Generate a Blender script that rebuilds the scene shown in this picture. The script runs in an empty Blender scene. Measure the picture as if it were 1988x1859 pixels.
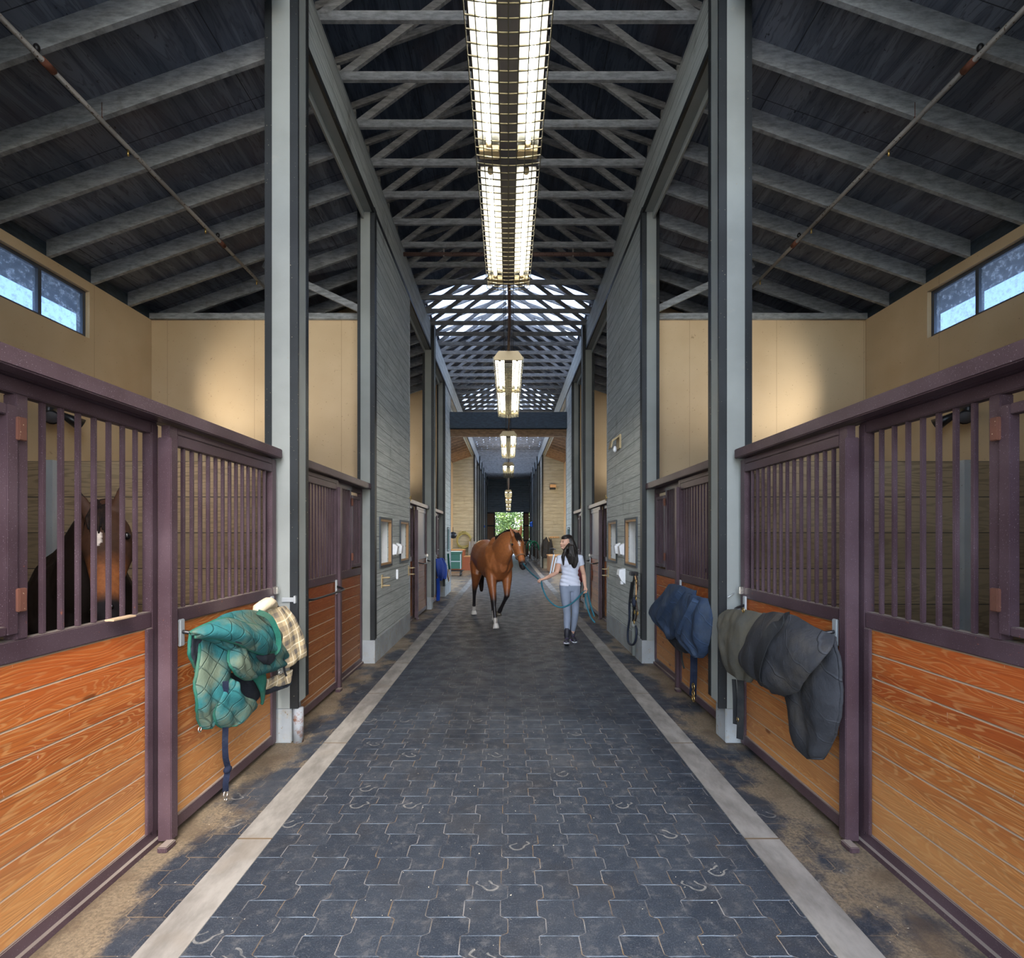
import bpy, bmesh, math, random
from mathutils import Vector, Matrix, noise as mnoise
random.seed(7)
PI=math.pi
scene=bpy.context.scene
COL=scene.collection
H=1.65; F=1000.0; VX=987.0; VY=1041.0
def PX(px,py,X):
    """point on the lengthwise plane X seen at that place of the photograph -> (X, Y, Z)"""
    Y=abs(X)*F/abs(px-VX); return Vector((X,Y,H+(VY-py)*Y/F))
def PY(px,py,Y):
    return Vector(((px-VX)*Y/F,Y,H+(VY-py)*Y/F))
# ---------------------------------------------------------------- shader expressions
class E:
    def __init__(s,nt,v): s.nt=nt; s.v=v
    def _m(s,op,*a):
        n=s.nt.nodes.new('ShaderNodeMath'); n.operation=op
        for i,q in enumerate((s,)+a):
            if isinstance(q,E): q=q.v
            if isinstance(q,(int,float)): n.inputs[i].default_value=q
            else: s.nt.links.new(q,n.inputs[i])
        return E(s.nt,n.outputs[0])
    def __add__(s,o): return s._m('ADD',o)
    def __radd__(s,o): return s._m('ADD',o)
    def __sub__(s,o): return s._m('SUBTRACT',o)
    def __rsub__(s,o): return E(s.nt,o)._m('SUBTRACT',s)
    def __mul__(s,o): return s._m('MULTIPLY',o)
    def __rmul__(s,o): return s._m('MULTIPLY',o)
    def __truediv__(s,o): return s._m('DIVIDE',o)
    def floor(s): return s._m('FLOOR')
    def frac(s): return s._m('FRACT')
    def abs(s): return s._m('ABSOLUTE')
    def sqrt(s): return s._m('SQRT')
    def lt(s,o): return s._m('LESS_THAN',o)
    def gt(s,o): return s._m('GREATER_THAN',o)
    def mod(s,o): return s._m('FLOORED_MODULO',o)
    def mx(s,o): return s._m('MAXIMUM',o)
    def mn(s,o): return s._m('MINIMUM',o)
    def pw(s,o): return s._m('POWER',o)
    def sin(s): return s._m('SINE')
    def atan2(s,o): return s._m('ARCTAN2',o)
    def ss(s,a,b,lo=0.0,hi=1.0):
        n=s.nt.nodes.new('ShaderNodeMapRange'); n.interpolation_type='SMOOTHSTEP'
        s.nt.links.new(s.v,n.inputs[0])
        for i,q in ((1,a),(2,b),(3,lo),(4,hi)): n.inputs[i].default_value=q
        return E(s.nt,n.outputs[0])
class G:
    def __init__(s,name):
        s.m=bpy.data.materials.new(name); s.m.use_nodes=True; s.nt=s.m.node_tree
        s.b=s.nt.nodes['Principled BSDF']
        g=s.nt.nodes.new('ShaderNodeNewGeometry'); s.P=g.outputs['Position']; s.geo=g
        x=s.nt.nodes.new('ShaderNodeSeparateXYZ'); s.nt.links.new(s.P,x.inputs[0])
        s.x,s.y,s.z=[E(s.nt,o) for o in x.outputs]
        x=s.nt.nodes.new('ShaderNodeSeparateXYZ'); s.nt.links.new(g.outputs['Normal'],x.inputs[0])
        s.nx,s.ny,s.nz=[E(s.nt,o) for o in x.outputs]
    def obj(s):
        t=s.nt.nodes.new('ShaderNodeTexCoord'); x=s.nt.nodes.new('ShaderNodeSeparateXYZ')
        s.nt.links.new(t.outputs['Object'],x.inputs[0]); return [E(s.nt,o) for o in x.outputs]
    def vec(s,a,b,c=0.0):
        n=s.nt.nodes.new('ShaderNodeCombineXYZ')
        for i,q in enumerate((a,b,c)):
            if isinstance(q,E): s.nt.links.new(q.v,n.inputs[i])
            else: n.inputs[i].default_value=q
        return n.outputs[0]
    def noise(s,v=None,scale=1.0,detail=3.0,rough=.5,dist=0.0):
        n=s.nt.nodes.new('ShaderNodeTexNoise'); s.nt.links.new(v or s.P,n.inputs['Vector'])
        n.inputs['Scale'].default_value=scale; n.inputs['Detail'].default_value=detail
        n.inputs['Roughness'].default_value=rough; n.inputs['Distortion'].default_value=dist
        return E(s.nt,n.outputs['Fac'])
    def vor(s,v=None,scale=1.0,feat='F1',out='Distance'):
        n=s.nt.nodes.new('ShaderNodeTexVoronoi'); s.nt.links.new(v or s.P,n.inputs['Vector']); n.feature=feat
        n.inputs['Scale'].default_value=scale; return E(s.nt,n.outputs[out])
    def white(s,v):
        n=s.nt.nodes.new('ShaderNodeTexWhiteNoise'); s.nt.links.new(v,n.inputs['Vector']); return E(s.nt,n.outputs['Value'])
    def rnd(s):
        n=s.nt.nodes.new('ShaderNodeObjectInfo'); return E(s.nt,n.outputs['Random'])
    def mix(s,f,a,b):
        n=s.nt.nodes.new('ShaderNodeMix'); n.data_type='RGBA'
        if isinstance(f,E): s.nt.links.new(f.v,n.inputs[0])
        else: n.inputs[0].default_value=f
        for i,q in ((6,a),(7,b)):
            if isinstance(q,tuple): n.inputs[i].default_value=(*q[:3],1)
            else: s.nt.links.new(q,n.inputs[i])
        return n.outputs[2]
    def done(s,col,rough=.6,bump=None,bs=.3,bd=.01,metal=0.0,spec=.5,**kw):
        if isinstance(col,tuple): s.b.inputs['Base Color'].default_value=(*col[:3],1)
        else: s.nt.links.new(col,s.b.inputs['Base Color'])
        if isinstance(rough,E): s.nt.links.new(rough.v,s.b.inputs['Roughness'])
        else: s.b.inputs['Roughness'].default_value=rough
        s.b.inputs['Metallic'].default_value=metal; s.b.inputs['Specular IOR Level'].default_value=spec
        for k,v in kw.items(): s.b.inputs[k.replace('_',' ')].default_value=v
        if bump is not None:
            n=s.nt.nodes.new('ShaderNodeBump'); n.inputs['Strength'].default_value=bs; n.inputs['Distance'].default_value=bd
            s.nt.links.new(bump.v,n.inputs['Height']); s.nt.links.new(n.outputs[0],s.b.inputs['Normal'])
        return s.m
def sc(c,k): return tuple(max(0,min(1,q*k)) for q in c)
M={}
def paint(name,c,var=.25,speck=None,sth=.72,sscale=90,rough=.6,metal=0,scale=1.5,bs=.15,dirt=None,dth=(.55,.75)):
    g=G(name); n=g.noise(scale=scale,detail=5); k=g.mix(n.ss(.3,.7),sc(c,1-var),sc(c,1+var))
    if dirt: k=g.mix(g.noise(scale=scale*3.1,detail=6,rough=.7).ss(dth[0],dth[1],0,.8),k,dirt)
    f=g.noise(scale=sscale,detail=2)
    if speck: k=g.mix(f.ss(sth,sth+.05),k,speck)
    M[name]=g.done(k,rough,f,bs,.004,metal); return M[name]
def flat(name,c,rough=.6,metal=0,**kw):
    g=G(name); n=g.noise(scale=14,detail=3); M[name]=g.done(g.mix(n,sc(c,.88),sc(c,1.12)),rough,metal=metal,**kw); return M[name]
# ---------------------------------------------------------------- materials
def make_materials():
    # cream plaster of the stall walls
    g=G('cream_plaster'); n=g.noise(scale=.9,detail=3); c=g.mix(n.ss(.3,.7),(.50,.36,.205),(.60,.45,.275))
    sp=g.noise(scale=34,detail=3,rough=.7); c=g.mix(sp.ss(.66,.72,0,.75),c,(.16,.09,.04))
    sp2=g.noise(scale=6,detail=5,rough=.75); c=g.mix(sp2.ss(.68,.76,0,.6),c,(.2,.12,.05))
    u=g.x+g.y; j=((u/1.22).frac()-.5).abs().gt(.4975); c=g.mix(j*.5,c,(.2,.13,.06))
    M['cream']=g.done(c,.75,g.noise(scale=160),.2,.002)
    # grey weathered shiplap
    def siding(name,c1,c2,pitch=.165):
        g=G(name); zz=g.z/pitch; idb=zz.floor(); fr=zz.frac(); u=g.x+g.y
        gr=g.noise(g.vec(u*1.3,g.z*26,idb*3.7),1.6,6,.7); cl=g.white(g.vec(idb,3.0))
        c=g.mix(gr.ss(.35,.68),c1,c2); c=g.mix((cl*.35),c,sc(c1,.8))
        st=g.noise(g.vec(u*2.0,g.z*.7),1.5,5,.7); c=g.mix(st.ss(.55,.75,0,.45),c,(.10,.09,.06))
        gv=(fr-.5).abs().gt(.478); c=g.mix(gv*.85,c,(.03,.03,.028))
        hgt=(gr*.3)+(1.0-gv)
        M[name]=g.done(c,.75,hgt,.35,.006)
    siding('siding',(.35,.38,.365),(.57,.605,.58)); siding('siding_warm',(.25,.24,.19),(.42,.405,.33),.175)
    siding('siding_dark',(.12,.16,.19),(.30,.36,.40),.2)
    # orange varnished boards
    def boards(name,dark,mid,pale,seed):
        g=G(name); r=g.rnd(); zz=(g.z-.055)/.127; idb=zz.floor(); q=g.white(g.vec(idb+r*37,seed)); q2=g.white(g.vec((idb+r*7).floor(),seed+5.0))
        v=g.vec(g.y*.75+q*31+r*13,g.z*6.2+q2*19,q*7); n=g.noise(v,1.15,2.5,.45,.35)
        fr=(n*30).frac(); line=(fr-.5).abs().ss(.0,.42); fine=g.noise(g.vec(g.y*2.2,g.z*95,q*9),1.5,4,.6)
        c=g.mix(q2,dark,mid); c=g.mix(n.ss(.3,.7,.2,0),c,sc(dark,.5)); c=g.mix(line.ss(.0,.5,.5,0),c,pale)
        c=g.mix(fine.ss(.42,.7,0,.6),c,sc(dark,.45))
        low=g.z.ss(.08,.75,.6,0)*(.35+g.noise(scale=2.2,detail=4)); c=g.mix(low,c,sc(pale,.85))
        red=g.z.ss(.65,1.15,0,.45)*g.noise(scale=1.1).ss(.35,.6); c=g.mix(red,c,sc((dark[0]*1.25,dark[1]*.75,dark[2]*.5),1.1))
        kn=g.vor(g.vec(g.y*2.1+q*5,g.z*5+q2*9,0),1.0); c=g.mix(kn.ss(.05,.12,.8,0),c,sc(dark,.35))
        scr=g.noise(g.vec(g.y*40,g.z*7,0),1.2,3,.7); c=g.mix(scr.ss(.68,.73,0,.6),c,(.66,.55,.42))
        M[name]=g.done(c,.52,fine+line*.6,.25,.004,spec=.35)
    boards('boards_orange',(.31,.075,.016),(.46,.155,.032),(.56,.30,.11),1.0)
    boards('boards_brown',(.18,.048,.014),(.28,.088,.022),(.34,.16,.06),4.0)
    M['ledge_dust']=flat('ledge_dust',(.33,.23,.15),.9)
    # stall partition planks
    g=G('partition_planks'); zz=(g.z-2.256)/.288; idb=zz.floor(); fr=zz.frac(); q=g.white(g.vec(idb,8.0))
    n=g.noise(g.vec(g.x*.5+q*9,g.z*4.5+q*7,g.y*.2),1.3,3,.5,.3); ln=((n*13).frac()-.5).abs().ss(0,.4)
    c=g.mix(q,(.20,.135,.07),(.29,.20,.11)); c=g.mix(ln.ss(0,.8,.6,0),c,(.11,.07,.035)); c=g.mix(g.noise(scale=1.3).ss(.35,.7,0,.5),c,(.28,.215,.13))
    c=g.mix((fr-.5).abs().gt(.487),c,(.04,.03,.02)); M['planks']=g.done(c,.75,ln,.2,.004)
    # plywood under the roofs
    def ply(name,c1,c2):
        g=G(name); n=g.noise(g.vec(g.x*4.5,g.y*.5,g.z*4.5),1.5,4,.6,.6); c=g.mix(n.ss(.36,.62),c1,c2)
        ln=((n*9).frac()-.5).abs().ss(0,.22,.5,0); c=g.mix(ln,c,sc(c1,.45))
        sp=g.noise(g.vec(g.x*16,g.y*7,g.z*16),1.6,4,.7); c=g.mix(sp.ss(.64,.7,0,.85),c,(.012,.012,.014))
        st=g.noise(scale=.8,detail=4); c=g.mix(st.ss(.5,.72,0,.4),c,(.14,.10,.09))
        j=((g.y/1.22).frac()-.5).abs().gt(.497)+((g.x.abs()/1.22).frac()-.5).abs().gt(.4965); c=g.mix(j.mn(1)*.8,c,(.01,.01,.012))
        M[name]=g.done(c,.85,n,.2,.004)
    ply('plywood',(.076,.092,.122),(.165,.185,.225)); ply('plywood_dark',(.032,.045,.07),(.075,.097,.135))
    def timber(name,c,var=.35):
        g=G(name); n=g.noise(g.vec(g.x*3,g.y*3,g.z*12),2.5,6,.7); c1=g.mix(n.ss(.3,.7),sc(c,1-var),sc(c,1+var))
        st=g.noise(scale=3.2,detail=5,rough=.7); c1=g.mix(st.ss(.58,.76,0,.6),c1,sc((c[0]*.9,c[1]*.72,c[2]*.55),.45))
        M[name]=g.done(c1,.8,n,.2,.004)
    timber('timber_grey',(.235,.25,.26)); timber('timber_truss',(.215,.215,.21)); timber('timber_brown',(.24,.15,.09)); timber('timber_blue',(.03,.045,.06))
    paint('panel_grey',(.225,.24,.225),.1,(.25,.2,.13),.74,60,.7,0,2,.1,(.30,.29,.24),(.6,.8))
    paint('concrete_base',(.28,.30,.31),.12,(.2,.15,.1),.68,40,.85,0,3,.3,(.28,.25,.19),(.5,.7))
    paint('dark_steel',(.014,.017,.019),.4,(.35,.3,.2),.70,70,.5,.2,2,.1)
    # plum coated steel of the stall fronts, dusty and rust-chipped
    g=G('stall_steel'); n=g.noise(scale=3,detail=4); c=g.mix(n.ss(.3,.7),(.060,.034,.042),(.098,.062,.074))
    rz=g.z.ss(1.25,1.5,.07,0)*g.z.gt(1.2); ru=g.noise(scale=26,detail=4,rough=.7)+rz; c=g.mix(ru.ss(.72,.77),c,(.24,.085,.05))
    du=g.noise(scale=230,detail=2); c=g.mix(du.ss(.66,.72,0,.55),c,(.42,.38,.40)); up=g.nz.ss(.5,.9,0,.75); c=g.mix(up,c,(.36,.31,.26))
    M['stall_steel']=g.done(c,.42,n,.1,.003,.25)
    paint('pipe_stub',(.26,.28,.30),.12,(.16,.08,.05),.6,18,.7,0,4,.2,(.17,.085,.06),(.5,.62)); paint('rust',(.13,.045,.025),.4,(.4,.3,.2),.7,80,.8); paint('galvanised',(.50,.53,.54),.12,(.25,.22,.18),.7,60,.4,.5)
    paint('pipe',(.26,.24,.215),.35,(.08,.05,.03),.62,40,.7,.2); paint('pipe_brown',(.13,.075,.06),.35,(.05,.03,.02),.62,40,.6,.2)
    flat('chrome',(.75,.73,.68),.25,1); flat('black_metal',(.02,.02,.022),.35,.3); flat('brass',(.6,.42,.15),.3,1)
    flat('white_plastic',(.8,.81,.82),.4); flat('cream_enamel',(.42,.32,.17),.6); flat('lamp_grey',(.065,.06,.065),.6)
    flat('reflector',(.04,.042,.038),.65,.0); flat('white_inside',(.72,.73,.72),.5); flat('niche_wood',(.40,.23,.10),.6)
    flat('fixture_wire',(.13,.115,.07),.35,.5); flat('niche_dark',(.04,.05,.06),.6); flat('green_paint',(.02,.09,.06),.45); flat('teal_frame',(.20,.33,.33),.5)
    g=G('tube_glow'); g.b.inputs['Base Color'].default_value=(1,1,1,1); g.b.inputs['Emission Color'].default_value=(1,.93,.78,1); g.b.inputs['Emission Strength'].default_value=TUBE; M['tube']=g.m
    g=G('unlit_tube'); M['tube_off']=g.done((.8,.8,.78),.3)
    # floor
    def pavers(name,sand):
        g=G(name); W=.163; L=.208
        ph=((g.y/L).frac()-.5).abs(); wb=g.noise(scale=9,detail=2)*.006; zig=ph.ss(.17,.29)*.032+wb
        xx=(g.x+zig)/W; ci=xx.floor(); fx=xx.frac(); yy=(g.y+wb)/L+ci.mod(2.0)*.5+.25; ri=yy.floor(); fy=yy.frac()
        jx=(fx-.5).abs().gt(.486); jy=(fy-.5).abs().gt(.489); q=g.white(g.vec(ci,ri,1.0)); q2=g.white(g.vec(ci,ri,4.0)); q3=g.white(g.vec(ci,ri,9.0)); jn=jx.mx(jy)
        c=g.mix(q,(.019,.026,.038),(.029,.037,.050)); gn=g.noise(scale=150,detail=3,rough=.8); c=g.mix(gn.ss(.52,.72,0,.55),c,(.15,.155,.165)); c=g.mix(gn.ss(.28,.46,.7,0),c,(.010,.013,.018))
        mt=g.noise(scale=13,detail=6,rough=.75); c=g.mix(mt.ss(.50,.68,0,.5),c,(.105,.105,.108)); c=g.mix(mt.ss(.32,.47,.6,0),c,(.018,.023,.033))
        dx=(fx-.5)*W; dy=(fy-.5)*L; rr=(dx*dx+dy*dy).sqrt(); an=(dy.atan2(dx)+(q2*1.6-.8)+PI).mod(2*PI); an2=(an-1.5*PI).abs()
        ring=(rr-.038).abs().ss(.0035,.0065,1,0)*an2.gt(.75)*q3.gt(.89)*mt.ss(.35,.55,.35,.9); c=g.mix(ring*.8,c,(.21,.205,.19))
        big=g.noise(scale=.75,detail=6,rough=.62); c=g.mix(big.ss(.50,.72,0,.30),c,(.125,.12,.115)); wet=g.noise(scale=2.3,detail=5); c=g.mix(wet.ss(.5,.7,0,.3),c,(.035,.030,.027))
        jc=g.mix(jy,g.mix(g.noise(scale=5,detail=3).ss(.42,.6),(.22,.21,.20),(.17,.115,.06)),(.20,.25,.31)) if not sand else g.mix(g.noise(scale=4),(.24,.165,.09),(.16,.13,.1))
        c=g.mix(jn*(.12+.75*g.noise(scale=6,detail=3).ss(.35,.62)),c,jc)
        if sand:
            s=g.noise(g.vec(g.x*1.1,g.y*.8,0),2.1,6,.6); ed=g.x.abs().ss(1.5,1.85,-.07,.09); gr2=g.noise(scale=60,detail=4,rough=.8); c=g.mix((s+ed+gr2*.12-.06).ss(.44,.58,0,.8),c,g.mix(gr2.ss(.35,.65),(.14,.105,.065),(.27,.21,.135))); s2=g.noise(scale=3.3,detail=4); c=g.mix((s2+ed).ss(.56,.68,0,.55),c,(.10,.07,.045))
        st=g.noise(scale=55,detail=2); c=g.mix(st.ss(.735,.76),c,(.5,.46,.36))
        M[name]=g.done(c,(g.noise(scale=5).ss(.3,.7,.42,.62)),(1.0-jn)+gn*.8+mt*.8,.55,.006,spec=.3)
    pavers('pavers',False); pavers('pavers_sandy',True)
    g=G('concrete_strip'); n=g.noise(g.vec(g.x*3,g.y*1.2,0),2.2,6,.65); c=g.mix(n.ss(.3,.7),(.14,.13,.115),(.26,.245,.22)); c=g.mix(g.noise(scale=3.1,detail=5).ss(.55,.7,0,.5),c,(.17,.145,.115))
    jj=((g.y/1.3+.84).frac()-.5).abs().gt(.4955); c=g.mix(jj,c,(.12,.08,.04)); M['strip']=g.done(c,.8,n,.3,.004)
    g=G('outside_ground'); M['outground']=g.done(g.mix(g.noise(scale=.5),(.26,.25,.24),(.34,.33,.31)),.9)
    # skylight sheet
    g=G('skylight_sheet'); nt=g.nt; tr=nt.nodes.new('ShaderNodeBsdfTranslucent'); tp=nt.nodes.new('ShaderNodeBsdfTransparent'); mx=nt.nodes.new('ShaderNodeMixShader'); 
    n=g.noise(scale=5,detail=5); c=g.mix(n.ss(.35,.7),(.62,.66,.72),(.42,.46,.52)); nt.links.new(c,tr.inputs[0]); nt.links.new(c,tp.inputs[0]); mx.inputs[0].default_value=.45
    nt.links.new(tr.outputs[0],mx.inputs[1]); nt.links.new(tp.outputs[0],mx.inputs[2]); nt.links.new(mx.outputs[0],nt.nodes['Material Output'].inputs[0]); M['skylight']=g.m
    g=G('window_glass'); nt=g.nt; gl=nt.nodes.new('ShaderNodeBsdfGlossy'); gl.inputs['Roughness'].default_value=.05; tp=nt.nodes.new('ShaderNodeBsdfTransparent'); tp.inputs[0].default_value=(.42,.5,.6,1); df=nt.nodes.new('ShaderNodeBsdfTranslucent'); df.inputs[0].default_value=(.35,.39,.46,1)
    m1=nt.nodes.new('ShaderNodeMixShader'); m2=nt.nodes.new('ShaderNodeMixShader'); m1.inputs[0].default_value=.08; nt.links.new(tp.outputs[0],m1.inputs[1]); nt.links.new(gl.outputs[0],m1.inputs[2])
    dd=g.noise(g.vec(g.x,g.y*3,g.z*3),6,6,.7).ss(.45,.75,.12,.6); nt.links.new(dd.v,m2.inputs[0]); nt.links.new(m1.outputs[0],m2.inputs[1]); nt.links.new(df.outputs[0],m2.inputs[2]); nt.links.new(m2.outputs[0],nt.nodes['Material Output'].inputs[0]); M['glass']=g.m
    flat('window_frame',(.08,.09,.11),.4,.4)
    # cloth
    def cloth(name,c,dirt=(.3,.24,.14),amt=.6,quilt=0,th=(.45,.7),sheen=.0):
        g=G(name); n=g.noise(scale=5,detail=5,rough=.6); k=g.mix(g.noise(scale=18,detail=3),sc(c,.75),sc(c,1.25)); k=g.mix(n.ss(th[0],th[1],0,amt),k,dirt)
        b=g.noise(scale=13,detail=5,rough=.65)*1.6
        if quilt:
            w=g.noise(scale=4); d1=(((g.y+g.z)*quilt+w*.6).frac()-.5).abs(); d2=(((g.y-g.z)*quilt+w*.6).frac()-.5).abs(); q=d1.ss(.44,.5).mx(d2.ss(.44,.5)); k=g.mix(q*.4,k,sc(c,.35)); b=b*.8+(1.0-q)*.8
        if name in ('cloth_black','cloth_navy'):
            w=g.noise(scale=3); q=((g.y*3.2-g.z*4.6+w*1.3).frac()-.5).abs().ss(.482,.5); k=g.mix(q*.6,k,sc(c,.3)); k=g.mix(((g.y*3.2-g.z*4.6+w*1.3+.06).frac()-.5).abs().ss(.46,.5,0,.35),k,sc(c,2.6)); b=b+(1.0-q)*.5
        M[name]=g.done(k,.88,b,.6,.012,spec=.25); M[name].node_tree.nodes['Principled BSDF'].inputs['Sheen Weight'].default_value=sheen
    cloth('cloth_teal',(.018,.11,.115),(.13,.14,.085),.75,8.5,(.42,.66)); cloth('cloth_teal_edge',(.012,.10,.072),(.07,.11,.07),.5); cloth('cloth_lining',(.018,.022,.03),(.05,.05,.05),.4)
    cloth('cloth_navy',(.026,.046,.088),(.05,.065,.085),.6); cloth('cloth_black',(.030,.032,.037),(.10,.085,.065),.5,0,(.42,.78)); cloth('cloth_dusty',(.07,.07,.06),(.10,.088,.06),.7,0,(.35,.65)); cloth('cloth_blue',(.01,.05,.33),(.02,.06,.25),.3)
    cloth('cloth_red',(.22,.02,.03),(.12,.02,.02),.3); cloth('cloth_green',(.02,.16,.09),(.05,.12,.08),.4); cloth('cloth_grey',(.22,.23,.25)); cloth('strap_navy',(.006,.010,.026),(.04,.05,.07),.3); cloth('strap_black',(.015,.016,.018),(.06,.06,.05),.3)
    cloth('fleece',(.62,.52,.36),(.4,.3,.18),.4)
    g=G('cloth_plaid'); k=(.44,.345,.20)
    a=(g.y*9.5+g.z*1.6); b=(g.z*9.5-g.y*1.6)
    s1=(a.frac()-.5).abs().lt(.17); s2=(b.frac()-.5).abs().lt(.17); w1=(a.frac()-.5).abs().gt(.455); w2=(b.frac()-.5).abs().gt(.455)
    c=g.mix(((s1+s2)*.42),k,(.06,.06,.07)); c=g.mix((w1.mx(w2))*.8,c,(.75,.66,.48)); c=g.mix(g.noise(scale=5).ss(.5,.7,0,.4),c,(.3,.22,.12)); M['cloth_plaid']=g.done(c,.85,g.noise(scale=90),.3,.003)
    # living things
    def coat(name,rg=.4,sp=.45):
        g=G(name); at=g.nt.nodes.new('ShaderNodeAttribute'); at.attribute_name='tone'
        n=g.noise(scale=30,detail=4,rough=.7); c=g.mix(n.ss(.3,.7,0,.3),at.outputs['Color'],(.01,.006,.004)); M[name]=g.done(c,rg,n,.15,.003,spec=sp); pass
    coat('horse_coat'); coat('horse_coat_dark',.6,.15)
    g=G('mane_hair'); n=g.noise(g.vec(g.x*60,g.y*60,g.z*14),1.0,4,.7); M['mane']=g.done(g.mix(n.ss(.35,.7),(.006,.005,.006),(.03,.018,.012)),.75,n,.5,.004,spec=.12)
    g=G('long_hair'); n=g.noise(g.vec(g.x*70,g.y*70,g.z*9),1.0,4,.7); M['hair']=g.done(g.mix(n.ss(.35,.7),(.004,.003,.003),(.018,.011,.008)),.5,n,.5,.003)
    flat('skin',(.66,.38,.27),.45); flat('lips',(.5,.14,.12),.4); flat('eye_dark',(.01,.008,.008),.1); flat('shirt_white',(.62,.66,.78),.8); flat('leggings',(.21,.25,.33),.8); flat('shoe_black',(.02,.02,.03),.6); flat('shoe_purple',(.13,.05,.25),.6); flat('shoe_sole',(.6,.62,.66),.5)
    flat('rope_teal',(.014,.13,.18),.7); flat('rope_navy',(.01,.016,.035),.7); flat('leather',(.24,.13,.07),.5); flat('leather_dark',(.04,.025,.018),.5); flat('hoof',(.12,.10,.075),.5); flat('hoof_pale',(.55,.52,.48),.5)
    g=G('leaf_green'); q=g.rnd(); n=g.noise(scale=.8,detail=3); w=g.noise(scale=9,detail=2); c=g.mix(n.ss(.35,.65),(.03,.09,.02),(.14,.22,.04)); c=g.mix(w.ss(.5,.7,0,.6),c,(.24,.30,.12)); M['leaf']=g.done(c,.6)
    g.nt.nodes['Principled BSDF'].inputs['Subsurface Weight'].default_value=0
    flat('bark',(.10,.07,.05),.9); flat('hose_green',(.30,.28,.10),.6); flat('blue_ribbon',(.03,.16,.7),.6); flat('wood_red',(.26,.075,.035),.5); flat('wood_tan',(.50,.30,.14),.6); flat('wood_box',(.23,.12,.06),.6); flat('chip_wood',(.45,.32,.2),.8)
    flat('blue_steel',(.10,.16,.55),.5)
TUBE=24.0
make_materials()
# ---------------------------------------------------------------- mesh helpers
def obj(name,bm,mat,parent=None,smooth=False):
    me=bpy.data.meshes.new(name); bm.to_mesh(me); bm.free()
    for m in (mat if isinstance(mat,(list,tuple)) else [mat]): me.materials.append(M[m] if isinstance(m,str) else m)
    if smooth: me.polygons.foreach_set('use_smooth',[True]*len(me.polygons))
    o=bpy.data.objects.new(name,me); COL.objects.link(o)
    if parent: o.parent=parent; o.matrix_parent_inverse=parent.matrix_basis.inverted()
    return o
def tag(o,label=None,cat=None,group=None,kind=None):
    if label: o['label']=label
    if cat: o['category']=cat
    if group: o['group']=group
    if kind: o['kind']=kind
    return o
def thing(name,loc,label,cat,group=None,rz=0):
    o=bpy.data.objects.new(name,None); COL.objects.link(o); o.location=loc; o.rotation_euler=(0,0,rz); o.empty_display_size=.1
    bpy.context.evaluated_depsgraph_get if 0 else None
    o.matrix_basis=Matrix.Translation(loc)@Matrix.Rotation(rz,4,'Z')
    return tag(o,label,cat,group)
def struct(name,bm,mat,parent=None,smooth=False):
    o=obj(name,bm,mat,parent,smooth)
    if not parent: o['kind']='structure'
    return o
def copy_tree(o,parent=None,off=Vector((0,0,0))):
    c=o.copy(); COL.objects.link(c)
    if parent: c.parent=parent
    else: c.location=o.location+off
    for ch in o.children: copy_tree(ch,c)
    if parent: c.matrix_parent_inverse=o.matrix_parent_inverse.copy()
    return c
def NB(): return bmesh.new()
def box(bm,a,b,mi=0,bev=0):
    x0,y0,z0=[min(p,q) for p,q in zip(a,b)]; x1,y1,z1=[max(p,q) for p,q in zip(a,b)]
    v=[bm.verts.new(p) for p in ((x0,y0,z0),(x1,y0,z0),(x1,y1,z0),(x0,y1,z0),(x0,y0,z1),(x1,y0,z1),(x1,y1,z1),(x0,y1,z1))]
    fs=[bm.faces.new([v[i] for i in f]) for f in ((3,2,1,0),(4,5,6,7),(0,1,5,4),(1,2,6,5),(2,3,7,6),(3,0,4,7))]
    for f in fs: f.material_index=mi
    if bev:
        es=list({e for f in fs for e in f.edges}); r=bmesh.ops.bevel(bm,geom=es,offset=bev,segments=2,affect='EDGES',clamp_overlap=True)
        for f in r['faces']: f.material_index=mi
    return bm
def B(*bs,bev=0):
    bm=NB()
    for a,b in bs: box(bm,a,b,0,bev)
    return bm
def beam(bm,p,q,w,h,mi=0,up=Vector((0,0,1))):
    """rectangular bar from p to q, width w sideways, h along up"""
    p=Vector(p); q=Vector(q); t=(q-p).normalized(); s=t.cross(up).normalized(); u=s.cross(t).normalized()
    vs=[]
    for c in (p,q):
        for a,b in ((-1,-1),(1,-1),(1,1),(-1,1)): vs.append(bm.verts.new(c+s*a*w/2+u*b*h/2))
    for f in ((0,1,2,3),(7,6,5,4),(0,4,5,1),(1,5,6,2),(2,6,7,3),(3,7,4,0)):
        fc=bm.faces.new([vs[i] for i in f]); fc.material_index=mi
    return bm
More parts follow.
